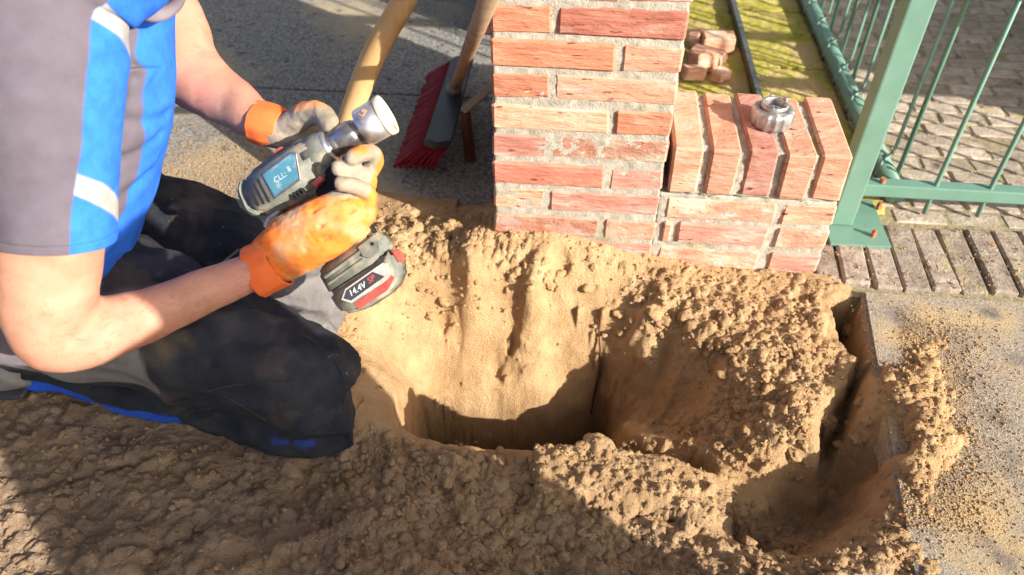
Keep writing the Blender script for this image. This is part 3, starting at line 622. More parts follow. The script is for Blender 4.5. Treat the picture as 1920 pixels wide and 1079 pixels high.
# bulk bag added out of view, shaped to throw shade over knee and foreground
def shadow_pt(n, s, z): return np.array([-SD[0]*0, 0, 0])+np.array([math.sin(SAZ)*n+SD[0]*s, math.cos(SAZ)*n+SD[1]*s, z])
bgc = shadow_pt(-.655, -1.35, 0)
shade_bag = empty('added_shade_bag', tuple(bgc), 'large white woven sack with gathered neck, added out of view to shade the foreground', 'shade_bag')
NV = np.array([math.sin(SAZ), math.cos(SAZ), 0])
br_ = [(0, .24, 0), (.05, .27, 0), (.35, .28, 0), (.62, .265, 0), (.72, .235, .0), (.79, .195, .005), (.86, .135, .05), (.90, .10, .068), (.98, .082, .07), (1.04, .070, .07), (1.07, .02, .07)]
v, f = loft([bgc+NV*c_+[0, 0, z_] for z_, r_, c_ in br_], [r_ for z_, r_, c_ in br_], [r_ for z_, r_, c_ in br_], n=32, ref=(1, 0, 0))
q = MB(); q.add(v, f); m_ = q.mesh(); a = getv(m_); a += getn(m_)*(n3(a, .15)*.018+n3(a, .05)*.006)[:, None]; setv(m_, a); link('sack', m_, shade_bag, M['shade_bag'], True)

# ------------------------------------------------------------------ the kneeling person
per = empty('person', (-.6, -.35, 0), 'person kneeling in blue and grey t-shirt, dark trousers and orange gloves holding a drill', 'person')
def L3(rows, **k):                             # rows: (px, py, depth, ra, rb) or (px,py,depth,r)
    P = [pd(*r[:3]) for r in rows]; k.setdefault('ref', CP-np.mean(P, 0)); return loft(P, [r[3] for r in rows], [r[4] if len(r) > 4 else r[3] for r in rows], **k)
NA = [(70,60,.86,.062),(80,180,.88,.064),(88,300,.90,.062),(92,430,.925,.0600),(90,520,.945,.0570),(90,580,.96,.0535),(104,628,.975,.047),(150,634,.99,.0425),(210,612,1.01,.0405),(300,580,1.05,.0345),(400,538,1.09,.0300),(470,512,1.112,.0280),(520,488,1.112,.027)]
FA = [(215,-60,1.20,.05),(270,-20,1.24,.052),(322,40,1.25,.052),(342,110,1.245,.054),(372,150,1.235,.050),(430,190,1.21,.040),(480,222,1.18,.031),(520,238,1.17,.027)]
TOR = [(40,560,1.22,.17,.115),(90,480,1.20,.165,.105),(130,400,1.16,.165,.098),(160,300,1.13,.165,.098),(180,200,1.10,.168,.099),(190,110,1.06,.165,.095),(205,40,1.04,.150,.085),(226,-15,1.02,.115,.070),(250,-65,1.00,.075,.058),(268,-115,.98,.055,.052),(275,-150,.97,.055,.052)]
q = MB(); q.add(*L3(NA)); q.add(*L3(FA)); q.add(*L3([(r[0], r[1], r[2], r[3]-.012, r[4]-.012) for r in TOR]))
q.add(*L3([(280,-80,.965,.056),(300,-130,.93,.052),(325,-190,.90,.056)]))
hc = pd(360, -265, .86); fd = np.array([.80, .12, -.58]); fd /= np.linalg.norm(fd); hu = np.array([.55, .05, .83]); hu -= fd*(fd@hu); hu /= np.linalg.norm(hu); hs = np.cross(fd, hu)
MH = np.column_stack([fd, hs, hu])
q.add(*ball(hc, (.096, .074, .105), MH)); q.add(*ball(hc+fd*.03-hu*.055, (.062, .054, .05), MH))
q.add(*ball(hc+fd*.100-hu*.012, (.016, .012, .026), MH)); q.add(*ball(hc+fd*.083-hu*.058, (.016, .026, .010), MH))
for s in (-1, 1): q.add(*ball(hc+hs*.076*s-hu*.01, (.018, .010, .030), MH)); q.add(*ball(hc+hs*.033*s+fd*.082+hu*.020, (.016, .022, .008), MH))
bm_ = fuse(q, .0050, 10); a = getv(bm_); a += getn(bm_)*(n3(a, .03)*.0018+n3(a, (.05, .02, .02))*.0012+n3(a, .011)*.0004)[:, None]; setv(bm_, a)
body = link('body', bm_, per, M['skin'], True)
hv = getv(bm_); hn = getn(bm_); q = MB()
for rows in (NA, FA):
    pa = [pd(*r[:3]) for r in rows]
    for a_i in range(5 if rows is NA else 3, len(pa)-1):
        p0_, p1_ = pa[a_i], pa[a_i+1]; k_ = np.where(segd(hv, p0_, p1_) < .07)[0]; al = (p1_-p0_)/np.linalg.norm(p1_-p0_)
        for t_ in rng.choice(k_, min(len(k_), int(2600*np.linalg.norm(p1_-p0_)))):
            h0 = hv[t_]; d_ = hn[t_]*.45+al*.7+rng.normal(0, .25, 3); d_ /= np.linalg.norm(d_); w0 = np.cross(d_, hn[t_]); w0 /= np.linalg.norm(w0)+1e-9; l_ = rng.uniform(.005, .011)
            q.add([h0-w0*.00011, h0+w0*.00011, h0+d_*l_+al*l_*.3], [(0, 1, 2)])
tag(link('arm_hair', q.mesh(), per, M['hair']), kind='stuff')
v, f = ball(hc-fd*.018+hu*.022, (.096, .083, .098), MH, 32, 20); q = MB(); q.add(v, f); m_ = q.mesh(); a = getv(m_); a += getn(m_)*(n3(a, .012)*.004)[:, None]; setv(m_, a); link('hair', m_, per, M['hair'], True)
for s in (-1, 1): q = MB(); q.add(*ball(hc+hs*.032*s+fd*.086+hu*.004, (.011, .013, .010), MH)); link('eye', q.mesh(), per, M['white'], True)

# t-shirt: torso and two sleeves, cloth with folds; colour panels are the cut of the shirt
def cloth(rows, n, interp, fn, amp, name, parent, seed=0, caps=False, thick=True):
    P = [pd(*r[:3]) for r in rows]; v, f = loft(P, [r[3] for r in rows], [r[4] if len(r) > 4 else r[3] for r in rows], n=n, interp=interp, caps=caps, ref=CP-np.mean(P, 0))
    me = mesh(v, f); m = len(v)//n; a = getv(me); a += getn(me)*amp(a)[:, None]
    val = [fn(i, k) for i in range(m) for k in range(n)]
    if thick:                                  # turned-in hem
        last = a[(m-1)*n:m*n]; c = last.mean(0); inn = c+(last-c)*.93-(a[(m-1)*n:m*n]-a[(m-8)*n:(m-7)*n])*.8
        for rr_, dd_ in ((m-14, -.0008), (m-13, -.0012), (m-12, -.0008)): a[rr_*n:(rr_+1)*n] += getn(me)[rr_*n:(rr_+1)*n]*dd_
        me = mesh(list(map(tuple, a))+list(map(tuple, inn)), [tuple(x) for x in f]+[((m-1)*n+k, (m-1)*n+(k+1) % n, m*n+(k+1) % n, m*n+k) for k in range(n)]); val += val[-n:]
    else: setv(me, a)
    for ai, an in enumerate(('panel', 'tape')):
        at_ = me.attributes.new(an, 'FLOAT', 'POINT'); at_.data.foreach_set('value', np.clip([x[ai] for x in val], 0, 1).astype(np.float32))
    return link(name, me, parent, M['shirt'], True)
SLV = [(130,-110,.87,.110),(98,-50,.865,.098),(78,10,.865,.0885),(84,110,.875,.0850),(86,220,.888,.0790),(92,330,.905,.0725),(97,400,.915,.0690),(101,446,.925,.0685)]
nS, iS = 300, 30; mS = (len(SLV)-1)*iS+1
def slv_y(i):                                  # length along the sleeve in photo-like units of its centre line
    t = i/iS; k = min(int(t), len(SLV)-2); return SLV[k][1]+(SLV[k+1][1]-SLV[k][1])*(t-k)
def ang(k, n):                                 # signed angle from the side facing the path's outside
    th = 360*k/n; return th-360 if th > 180 else th
SGN = -1
def f_slv(i, k):
    y = slv_y(i); g = ang(k, nS)*SGN; b = np.interp(y, [-50, 0, 100, 250, 446], [38, 35, 28, 25, 11])
    p = min((g-b)*.8, (150-g)*.5); s = (g-b)/60.; yy = y-s*58
    return p, (min(p, max(min(yy+30, 48-yy), min(yy-303, 350-yy))*.22) if g > b-2 else 0)
def amp_s(a):
    f1 = n3(a@np.array([[1, 0, 0], [0, 1, 0], [0, 0, 1]]).T, (.05, .09, .022)); return f1*.0022+n3(a, .09)*.003+n3(a, (.02, .06, .012))*.0007
shirt = empty('t_shirt', (0, 0, 0), None, None); shirt.parent = per; shirt.matrix_basis = Matrix.Translation(per.location).inverted()
cloth(SLV, nS, iS, f_slv, amp_s, 'sleeve', shirt)
TB = 4
def f_tor(i, k):
    g = ang(k, 200)*-SGN; t = i/16
    b = np.interp(t, [0, 2, 3, 4, 5, 6, 7, 9], [22, 24, 30, 33, 30, 30, 30, 30])
    return min((g-b-TB)*.6, (150-g)*.5, (9*16-14-i)*.5), 0
def amp_t(a):
    pr_ = proj(a); px, py = pr_[:, 0], pr_[:, 1]
    w_ = n3(a, (.05, .10, .05))*.004+n3(a, (.10, .2, .03))*.003
    # drag folds running from the armpit down to the belly
    p0 = pd(255, 150, .96); p1 = pd(215, 260, .98); p2 = pd(330, 230, 1.05); p3 = pd(205, 440, 1.0)
    for aa, bb, s, d in ((p0, p1, .012, -.012), (pd(265,210,.96), pd(320,120,1.0), .012, -.006), (pd(238,235,.97), pd(310,215,1.05), .010, -.007), (p1, p3, .010, -.008), (pd(225,300,1.0), pd(300,250,1.05), .011, -.006), (pd(225,380,1.02), pd(285,330,1.07), .012, -.006)):
        w_ = w_+d*np.exp(-(segd(a, aa, bb)/s)**2)-.5*d*np.exp(-(segd(a, aa+_u*.018, bb+_u*.018)/s)**2)
    return w_
TS = [(r[0], r[1], r[2], r[3], r[4]) for r in TOR[:-1]]
cloth(TS[:], 200, 16, f_tor, amp_t, 'shirt_front', shirt, thick=False)
# far sleeve, mostly hidden behind the chest
FS = [(130,-110,1.14,.08),(180,-90,1.18,.072),(220,-72,1.21,.064),(250,-58,1.23,.060)]
cloth(FS, 80, 12, lambda i, k: (1, 0), lambda a: n3(a, .05)*.003, 'sleeve', shirt)
# ribbed collar
cpts = [pd(*p) for p in ((232,-12,.985),(242,4,.955),(262,18,.94),(285,26,.94),(308,24,.955),(326,12,.985),(336,-6,1.02))]
v, f = loft(cpts, [.0075]*7, [.0105]*7, n=14, interp=6); q = MB(); q.add(v, f); link('collar', q.mesh(), shirt, M['grey'], True)

# trousers: thighs over folded shins
def WP(px, py, z): return at(px, py, z)
hipN = np.array([-.74, -.40, .23]); hipF = np.array([-.74, -.14, .17])
kN = WP(598, 722, .135); kF = WP(588, 552, .10)
q = MB()
q.add(*loft([hipN+[-.10, 0, .0], hipN, hipN*.55+kN*.45+[0, 0, .02], hipN*.2+kN*.8+[0, 0, .012], kN, kN+[.035, -.01, -.015]], [.12, .13, .112, .092, .076, .05], [.12, .13, .110, .092, .076, .05], n=32, ref=(0, 0, 1)))
q.add(*loft([hipF+[-.10, 0, .0], hipF, hipF*.5+kF*.5+[0, .0, .015], hipF*.2+kF*.8+[0, .0, .015], kF, kF+[.03, 0, -.02]], [.10, .11, .100, .084, .070, .045], [.10, .11, .100, .084, .072, .045], n=32, ref=(0, 0, 1)))
sN = [WP(652, 768, .066), WP(560, 785, .062), WP(400, 738, .052), WP(230, 712, .048), WP(70, 682, .042), WP(-10, 672, .045)]
q.add(*loft(sN, [.056, .060, .054, .045, .040, .040], [.058, .062, .058, .048, .042, .040], n=28, ref=(0, 0, 1)))
sF = [kF+[.02, 0, -.04], kF*.8+hipF*.2+[0, 0, -.09], kF*.4+hipF*.6+[0, 0, -.12], np.array([-.78, -.12, .05])]
q.add(*loft(sF, [.05, .055, .055, .05], [.055, .06, .06, .05], n=28, ref=(0, 0, 1)))
q.add(*ball(np.array([-.82, -.28, .22]), (.14, .18, .14)))
tr = fuse(q, .0048, 10)
a = getv(tr); nn = getn(tr)
P2 = proj(a)
w_ = n3(a, (.12, .05, .05))*.007+n3(a, (.05, .018, .026))*.004+n3(a, .018)*.0010+(.35-np.abs(n3(a+3, (.10, .036, .036))))*.016+(.3-np.abs(n3(a+8, (.045, .02, .03))))*.004
def crease(p, q_, s, d, off=.014):
    global w_
    A_, B_ = p, q_; w_ = w_+d*np.exp(-(segd(a, A_, B_)/s)**2)-.6*d*np.exp(-(segd(a, A_+_u*off, B_+_u*off)/s)**2)
for (x0_, y0_, z0_), (x1_, y1_, z1_), s_, d_ in (((385,770,.10), (470,720,.14), .012, -.026), ((470,720,.14), (560,700,.16), .012, -.016), ((640,660,.14), (668,760,.08), .007, -.012), ((520,780,.09), (640,790,.07), .010, -.012), ((300,735,.13), (640,715,.12), .010, -.014), ((400,790,.07), (560,800,.08), .010, -.012), ((430,740,.12), (560,815,.07), .007, .012),
                                     ((640,690,.12), (655,780,.07), .008, -.010), ((330,790,.05), (420,760,.10), .010, -.012), ((500,600,.16), (640,690,.12), .006, .006), ((250,760,.09), (400,745,.12), .011, -.012), ((380,700,.18), (560,655,.17), .020, -.006)):
    crease(WP(x0_, y0_, z0_), WP(x1_, y1_, z1_), s_, d_)
a = a+nn*w_[:, None]; a[:, 2] = np.maximum(a[:, 2], -.03); setv(tr, a)
c = getv(tr); kd = np.linalg.norm(c-kF, axis=1)
def cl(x): return np.clip(x/.004+.5, 0, 1)
far = cl(c[:, 1]+.32); wv = n3(c, .05)*.004
g_ = far*cl(.135-kd)*cl(c[:, 0]-kF[0]+.13+wv)
g_ = np.maximum(g_, (1-far)*cl(-.43-c[:, 0]+wv)*cl(c[:, 2]-.16+wv)*cl(.30-c[:, 2]))
g_ = np.maximum(g_, far*cl(.045-np.linalg.norm(c-pd(308, 355, 1.28), axis=1)))
b_ = (1-far)*cl(-.46-c[:, 0]+wv*3)*cl(.050-c[:, 2]+.018*n3(c, .12))*cl(-.40-c[:, 1])
pq_ = proj(c)
for bx_, by_, br2 in ((588, 843, .007), (574, 845, .008), (560, 845, .007), (528, 840, .006), (512, 837, .006)):
    ds_ = np.hypot(pq_[:, 0]-bx_, pq_[:, 1]-by_); dp_ = (c-CP)@_f; k_ = np.where(ds_ < 14)[0]
    if len(k_): b_ = np.maximum(b_, .30*cl(br2-np.linalg.norm(c-c[k_[np.argmin(dp_[k_])]], axis=1)+wv))
for an, av in (('grey', g_), ('blue', b_)):
    at_ = tr.attributes.new(an, 'FLOAT', 'POINT'); at_.data.foreach_set('value', av.astype(np.float32))
tro = link('trousers', tr, per, M['trousers'], True)
from mathutils.bvhtree import BVHTree
bv_ = BVHTree.FromPolygons([tuple(x) for x in getv(tr)], [tuple(p.vertices) for p in tr.polygons])
def surf(px, py):
    d_ = Vector(pd(px, py, 1.0)-CP); h = bv_.ray_cast(Vector(CP), d_.normalized()); return np.array(h[0]) if h[0] is not None else at(px, py, .1)
for sp in ([(470,580),(520,600),(575,632),(625,672),(645,712),(642,760),(610,800)], [(415,740),(455,762),(500,790),(548,822)], [(385,735),(440,722),(520,716),(600,722)]):
    L_ = [surf(*x) for x in sp]; q = MB(); v, f = loft(L_, [.0009]*len(L_), [.0013]*len(L_), n=6, interp=8); q.add(v, f); link('seam', q.mesh(), tro, M['seam'], True)
# knee pad pocket flap and belt loop bits on the near leg
# shoes
for nm, (a0, a1) in {'shoe': (np.array([-.80, -.42, .05]), np.array([-.98, -.41, .045])), 'shoe ': (np.array([-.80, -.12, .05]), np.array([-.98, -.12, .045]))}.items():
    q = MB(); q.add(*loft([a0+[.06, 0, .01], a0, a0*.5+a1*.5, a1, a1+[-.04, 0, -.01]], [.04, .05, .048, .042, .02], [.042, .048, .05, .048, .02], n=24, ref=(0, 0, 1))); so_ = link('shoe', fuse(q, .006, 4), per, M['shoe'], True)
    q = MB(); q.add(*loft([a0+[.05, 0, -.035], a0+[0, 0, -.035], a1+[-.03, 0, -.03]], [.012]*3, [.045, .05, .045], n=16, ref=(0, 0, 1))); link('sole', q.mesh(), so_, M['plastic'], True)
    if nm == 'shoe': pass

# ------------------------------------------------------------------ gloves
def glove(name, solids, tips, cuff, voxel=.0022):
    q = MB()
    for s in solids: q.add(*L3(s, n=20))
    me = fuse(q, voxel, 2)
    a = getv(me); nn = getn(me); a += nn*(n3(a, .010)*.0009+n3(a, .004)*.0004+n3(a, (.03, .03, .012))*.0010)[:, None]
    for p, r_, s, d in creases.get(name, []):
        a += nn*(d*np.exp(-(segd(a, pd(*p), pd(*r_))/s)**2))[:, None]
    setv(me, a)
    c = getv(me); ti = np.zeros(len(c))
    for p, r_, rad in tips: ti = np.maximum(ti, np.clip((rad-segd(c, pd(*p), pd(*r_))-n3(c, .012)*.004)/.004+.5, 0, 1))
    at_ = me.attributes.new('coated', 'FLOAT', 'POINT'); at_.data.foreach_set('value', ti.astype(np.float32))
    g = link('glove', me, per, M['glove'], True)
    P = [pd(*r[:3]) for r in cuff]; v, f = loft(P, [r[3] for r in cuff], [r[4] for r in cuff], n=48, interp=12, caps=False)
    m_ = mesh(v, f); b = getv(m_); k = np.arange(len(b)) % 48
    b += getn(m_)*(np.cos(k*2*math.pi/48*12)*.0006+n3(b, .02)*.0012)[:, None]; setv(m_, b)
    bm = bmesh.new(); bm.from_mesh(m_); bmesh.ops.solidify(bm, geom=bm.faces[:], thickness=.002); bm.to_mesh(m_); bm.free()
    link('cuff', m_, g, M['cuff'], True)
    return g
creases = {'near': [((600,425,1.058),(676,388,1.068),.0024,-.0055), ((605,450,1.062),(684,418,1.072),.0024,-.0055), ((585,398,1.06),(660,368,1.066),.0024,-.0045), ((545,415,1.07),(575,470,1.07),.003,-.0016), ((628,452,1.07),(676,432,1.08),.002,-.003), ((560,400,1.07),(600,470,1.06),.003,-.0012)],
           'far': [((560,232,1.13),(572,222,1.13),.003,-.002)]}
glove('near',
  [[(495,494,1.118,.028,.034),(525,478,1.108,.0265,.0405),(560,455,1.095,.0260,.0435),(600,432,1.083,.0245,.0435),(640,410,1.080,.0215,.0395),(664,397,1.084,.017,.034),(678,390,1.09,.009,.022)],
   [(640,372,1.085,.0130),(680,338,1.098,.0128),(702,304,1.092,.0126),(695,287,1.077,.0122),(676,290,1.064,.0122),(658,299,1.060,.0115),(650,303,1.060,.006)],
   [(650,384,1.085,.0130),(682,360,1.095,.0122),(692,338,1.090,.0115),(672,323,1.076,.0112),(645,317,1.066,.0108),(629,316,1.063,.0102),(622,316,1.063,.005)],
   [(655,400,1.085,.0128),(686,380,1.092,.0122),(690,364,1.084,.0115),(670,352,1.068,.0112),(648,347,1.058,.0108),(634,345,1.056,.0102),(627,345,1.056,.005)],
   [(655,418,1.085,.0130),(682,412,1.09,.0130),(692,396,1.09,.0120),(688,378,1.092,.0115)],
   [(630,440,1.088,.015),(662,440,1.094,.0135),(682,434,1.105,.0120),(684,424,1.122,.011)],
   [(600,462,1.095,.015),(640,458,1.100,.0125),(668,448,1.115,.0110),(672,436,1.132,.010)],
   [(540,430,1.125,.018),(560,395,1.15,.016),(580,350,1.165,.014),(600,320,1.165,.012)]],
  [((690,292,1.075),(648,305,1.060),.018), ((676,324,1.076),(622,317,1.063),.019), ((672,348,1.068),(626,345,1.056),.019), ((560,520,1.12),(650,480,1.13),.018), ((684,352,1.09),(700,300,1.09),.010)],
  [(478,510,1.118,.0320,.0395),(500,500,1.114,.0310,.0385),(520,488,1.110,.0298,.0400)])
glove('far',
  [[(505,240,1.17,.026,.028),(530,246,1.17,.025,.028),(560,254,1.175,.022,.028),(590,258,1.18,.018,.026),(612,258,1.18,.010,.018)],
   [(535,240,1.165,.020),(560,224,1.150,.0195),(583,212,1.135,.0185),(603,215,1.122,.0165),(616,228,1.112,.0150),(624,238,1.108,.0125),(627,242,1.108,.006)],
   [(590,262,1.18,.013),(625,268,1.185,.012),(650,280,1.185,.011),(662,300,1.175,.010)],
   [(590,275,1.185,.013),(622,290,1.19,.012),(640,310,1.185,.011),(640,330,1.17,.010)],
   [(580,285,1.185,.013),(605,310,1.19,.012),(618,335,1.185,.011),(612,350,1.17,.010)],
   [(570,290,1.185,.012),(590,320,1.19,.011),(598,345,1.185,.010),(590,358,1.17,.009)]],
  [((548,246,1.16),(627,242,1.11),.034), ((548,262,1.17),(660,290,1.18),.05)],
  [(482,228,1.178,.032,.0330),(505,235,1.174,.0325,.0330),(530,243,1.171,.028,.029)])

# ------------------------------------------------------------------ cordless drill
DD = 1.115; KS = DD/F                          # metres per photo unit at the drill
O = pd(600, 320, DD); AX = .888*_r+.459*_u; BX = .459*_r-.888*_u; CX = -_f
tl = R(9); AX2 = AX*math.cos(tl)+CX*math.sin(tl); CX2 = CX*math.cos(tl)-AX*math.sin(tl)
dl = lambda a, b, c: O+AX2*(a*KS)+BX*(b*KS)+CX2*c
drill = empty('cordless_drill', tuple(O), 'dusty grey green cordless drill with steel socket held in both orange gloves', 'drill')
TH = .031
hous = [(-150,-28),(-140,-48),(-122,-60),(-60,-66),(10,-66),(30,-56),(32,-8),(20,6),(14,30),(-10,38),(-60,34),(-110,30),(-137,24),(-150,8)]
link('housing', prism(hous, -TH, TH*.55, dl, .008, 3), drill, M['drillgrey'], True)
shell = [(-143,-26),(-134,-42),(-118,-51),(-30,-57),(4,-54),(12,-40),(-2,14),(-70,26),(-108,23),(-130,16),(-143,4)]
link('side_shell', prism(shell, TH*.55, TH*.8, dl, .0025, 2), drill, M['drillgrey'], True)
link('rear_cap', prism([(-158,-24),(-152,-40),(-138,-52),(-130,-50),(-140,-38),(-146,-22),(-146,4),(-138,18),(-146,20),(-157,6)], -TH*.9, TH*.72, dl, .003, 2), drill, M['drillgrey'], True)
for i in range(3): link('vent', prism([(-128+i*11,-28-i*3),(-124+i*11,-29-i*3),(-124+i*11,10+i*2),(-128+i*11,9+i*2)], TH*.79, TH*.84, dl), drill, M['drillblack'])
for i in range(4): link('vent', prism([(-64+i*8,20),(-60+i*8,19.5),(-58+i*8,30),(-62+i*8,30.5)], TH*.50, TH*.84, dl), drill, M['drillblack'])
link('name_plate_frame', prism([(-94,-40),(-22,-48),(-14,-40),(-30,6),(-92,13)], TH*.80, TH*.86, dl, .0006, 1), drill, M['darksteel'])
npl = link('name_plate', prism([(-90,-36),(-24,-43.5),(-19,-38),(-33,2),(-88,9)], TH*.86, TH*.90, dl), drill, M['teal'])
def text(s, size, a, b, c, m, parent, rot=0, name='lettering', base=None, ex=.0002, shear=0):
    cu = bpy.data.curves.new('t', 'FONT'); cu.body = s; cu.size = size; cu.extrude = ex; cu.shear = shear; cu.align_x = 'CENTER'; cu.align_y = 'CENTER'
    o = bpy.data.objects.new('t', cu); C.objects.link(o); dg = bpy.context.evaluated_depsgraph_get(); me = bpy.data.meshes.new_from_object(o.evaluated_get(dg)); bpy.data.objects.remove(o)
    fn = base or dl; cs, sn = math.cos(rot), math.sin(rot)
    vs = getv(me).copy(); p0 = fn(a, b, c); ux = fn(a+1, b, c)-p0; uy = fn(a, b-1, c)-p0; ux /= np.linalg.norm(ux); uy /= np.linalg.norm(uy); uz = np.cross(ux, uy)
    X_ = ux*cs+uy*sn; Y_ = -ux*sn+uy*cs
    setv(me, p0+vs[:, :1]*X_+vs[:, 1:2]*Y_+vs[:, 2:]*uz); me.materials.clear(); return link(name, me, parent, m)
text('CLL:', .0110, -62, -16, TH*.905, M['faded'], drill, R(2))
text('8', .0110, -40, -21, TH*.905, M['faded'], drill, R(2))
q = MB(); q.add(*lathe([(0, 0), (.0042, 0), (.0045, .0012), (.0026, .0016), (.0022, .0006), (0, .0006)], dl(8, -12, TH*.56), CX2, 20)); link('screw', q.mesh(), drill, M['steel'], True)
q = MB(); q.add(*lathe([(0, 0), (.0026, 0), (.0028, .0010), (0, .0012)], dl(-18, -56, TH*.56), CX2, 16)); link('screw', q.mesh(), drill, M['steel'], True)
link('direction_switch', prism([(-16,20),(6,17),(9,26),(-12,31)], TH*.5, TH*.84, dl, .0008, 1), drill, M['red'])
link('top_button', prism([(-62,-70),(-44,-74),(-38,-66),(-60,-62)], -.012, .010, dl, .002, 2), drill, M['red'])
link('rubber_grip', prism([(-6,20),(24,2),(44,-2),(46,26),(30,60),(40,150),(46,180),(-14,186),(-18,150),(-22,80),(-30,40)], -.019, .017, dl, .007, 3), drill, M['drillblack'], True)
link('trigger', prism([(34,2),(46,4),(50,22),(44,40),(34,42)], -.010, .010, dl, .003, 2), drill, M['drillblack'], True)
axp = lambda a: dl(a, -30, -.003)
def dlathe(name, prof, m, n=48, **k): q = MB(); q.add(*lathe([(r, (a)*KS) for a, r in prof], axp(0), AX2, n, **k)); return link(name, q.mesh(), drill, m, True)
dlathe('gear_housing', [(-10,.0),(-10,.0285),(22,.0285),(33,.0262),(40,.0245),(40,0)], M['drillgrey'])
dlathe('front_ring', [(33,0),(33,.0256),(35,.0262),(40,.0258),(43,.0225),(43,0)], M['chrome'])
dlathe('chuck', [(42,0),(42,.0185),(46,.0202),(56,.0206),(58,.0196),(60,.0206),(88,.0200),(96,.0185),(100,.0165),(112,.0165),(112,0)], M['darksteel'], 64, flute=lambda i, t: .035*(1 if math.cos(10*t) > .5 else 0) if 5 <= i <= 6 else 0)
cup = dlathe('socket', [(106,.0),(106,.0225),(108,.0262),(112,.0276),(120,.0278),(153,.0280),(153,.0240),(120,.0240),(119,0)], M['chrome'], 64)
dlathe('socket_rim', [(152,.0242),(152,.0286),(154,.0292),(163,.0292),(165,.0280),(163,.0243),(152,.0242)], M['rim'], 64)
# small print on the socket
cb = lambda a, b, c: axp(0)+AX2*(a*KS)+(CX2*math.cos(R(24))-BX*math.sin(R(24)))*.0281+BX*((b+30)*KS)*.0+(BX*math.cos(R(24))+CX2*math.sin(R(24)))*(b*KS)
text('LB', .0115, 131, 0, 0, M['peach'], drill, R(30), base=cb, ex=.0004)
link('belt_clip', prism([(-146,42),(-132,30),(-106,28),(-100,34),(-128,38),(-142,50)], -.006, .010, dl, .001, 1), drill, M['steel'])
# battery foot and battery
link('battery_foot', prism([(-88,172),(-70,160),(-10,150),(44,152),(52,160),(54,186),(44,196),(30,206),(-10,210),(-86,216)], -.030, .020, dl, .004, 2), drill, M['drillgrey'], True)
link('foot_ridge', prism([(-80,182),(10,170),(12,176),(-78,188)], .020, .0235, dl, .001, 1), drill, M['drillgrey'])
link('foot_ridge', prism([(-80,196),(4,186),(6,190),(-78,201)], .020, .0225, dl, .001, 1), drill, M['drillgrey'])
link('latch_plate', prism([(6,164),(44,158),(50,168),(42,190),(18,194),(6,184)], .020, .0240, dl, .001, 1), drill, M['drillgrey'])
q = MB(); q.add(*lathe([(0, 0), (.0028, 0), (.0028, .0006), (0, .0006)], dl(34, 172, .0240), CX2, 16)); link('screw_hole', q.mesh(), drill, M['drillblack'])
bat = link('battery', prism([(-86,214),(-60,212),(30,206),(44,194),(58,200),(56,236),(44,250),(20,264),(-50,270),(-78,262),(-84,240)], -.032, .026, dl, .006, 3), drill, M['drillgrey'], True)
link('label_frame', prism([(-66,236),(-50,222),(36,212),(44,218),(38,240),(30,243),(-52,250)], .026, .0270, dl), bat, M['dusty'])
link('label', prism([(-61,236),(-49,225),(12,218),(28,236),(-50,246)], .0270, .0275, dl), bat, M['plastic'])
text('14.4V', .0120, -30, 233, .0277, M['white'], bat, R(4), shear=.2)
text('SP', .0120, 2, 229, .0277, M['red'], bat, R(4), shear=.2)
link('red_stripe', prism([(-48,253),(22,245),(40,238),(42,246),(20,260),(-46,267)], .022, .0268, dl, .0006, 1), bat, M['red'])
link('release_button', prism([(56,196),(66,204),(64,226),(57,222)], -.012, .018, dl, .002, 2), bat, M['red'])

# ------------------------------------------------------------------ loose crumbs of sand
ico = [];
for s in range(5):
    bm = bmesh.new(); bmesh.ops.create_icosphere(bm, subdivisions=1, radius=1)
    for v_ in bm.verts: v_.co *= random.uniform(.55, 1.3)
    ico.append((np.array([v_.co[:] for v_ in bm.verts]), np.array([[l.index for l in f_.verts] for f_ in bm.faces]))); bm.free()
def tone(me, V_, name_='crumb'):
    i_ = np.clip(((V_[:, 0]-GX0)/G).astype(int), 0, X.shape[1]-1); j_ = np.clip(((V_[:, 1]-GY0)/G).astype(int), 0, X.shape[0]-1)
    at_ = me.attributes.new('soil', 'FLOAT', 'POINT'); at_.data.foreach_set('value', (soil[j_, i_]*(.55 if name_ == 'crumb' else .9)).astype(np.float32))
def crumbs(name, pts, rad, m, label, cat='crumbs'):
    V_ = []; F_ = []; k = 0
    for p, r_ in zip(pts, rad):
        v_, f_ = ico[random.randrange(5)]; an = random.uniform(0, 6.3); c_, s_ = math.cos(an), math.sin(an)
        vv = v_ @ np.array([[c_, -s_, 0], [s_, c_, 0], [0, 0, .8]]); V_.append(vv*r_+p); F_.append(f_+k); k += len(v_)
    V_ = np.vstack(V_); F_ = np.vstack(F_); me = bpy.data.meshes.new(name)
    me.vertices.add(len(V_)); me.vertices.foreach_set('co', V_.ravel()); me.loops.add(F_.size); me.loops.foreach_set('vertex_index', F_.ravel()); me.polygons.add(len(F_)); me.polygons.foreach_set('loop_start', np.arange(0, F_.size, 3)); me.update(calc_edges=True)
    tone(me, V_); return tag(link(name, me, None, M['sand']), label, cat, None, 'stuff')
def scatter(n, fn_, rmin, rmax, pw, zf, emb=.35):
    pts = []; rad = []
    while len(pts) < n:
        x, y = fn_(); z = zf(x, y)
        if z is None: continue
        u_ = rng.random(); r_ = rmin*(1-u_*(1-(rmin/rmax)**pw))**(-1/pw); pts.append((x, y, z+r_*emb)); rad.append(r_)
    return pts, rad
def field(mask_min, test):
    def g():
        while True:
            i = rng.integers(0, W_); j = rng.integers(0, H_)
            if test(i, j): return X[j, i]+rng.uniform(-.001, .001), Y[j, i]+rng.uniform(-.001, .001)
    return g
H_, W_ = X.shape
pr1 = dens*(soil < .35); pr2 = dens*(soil >= .35)
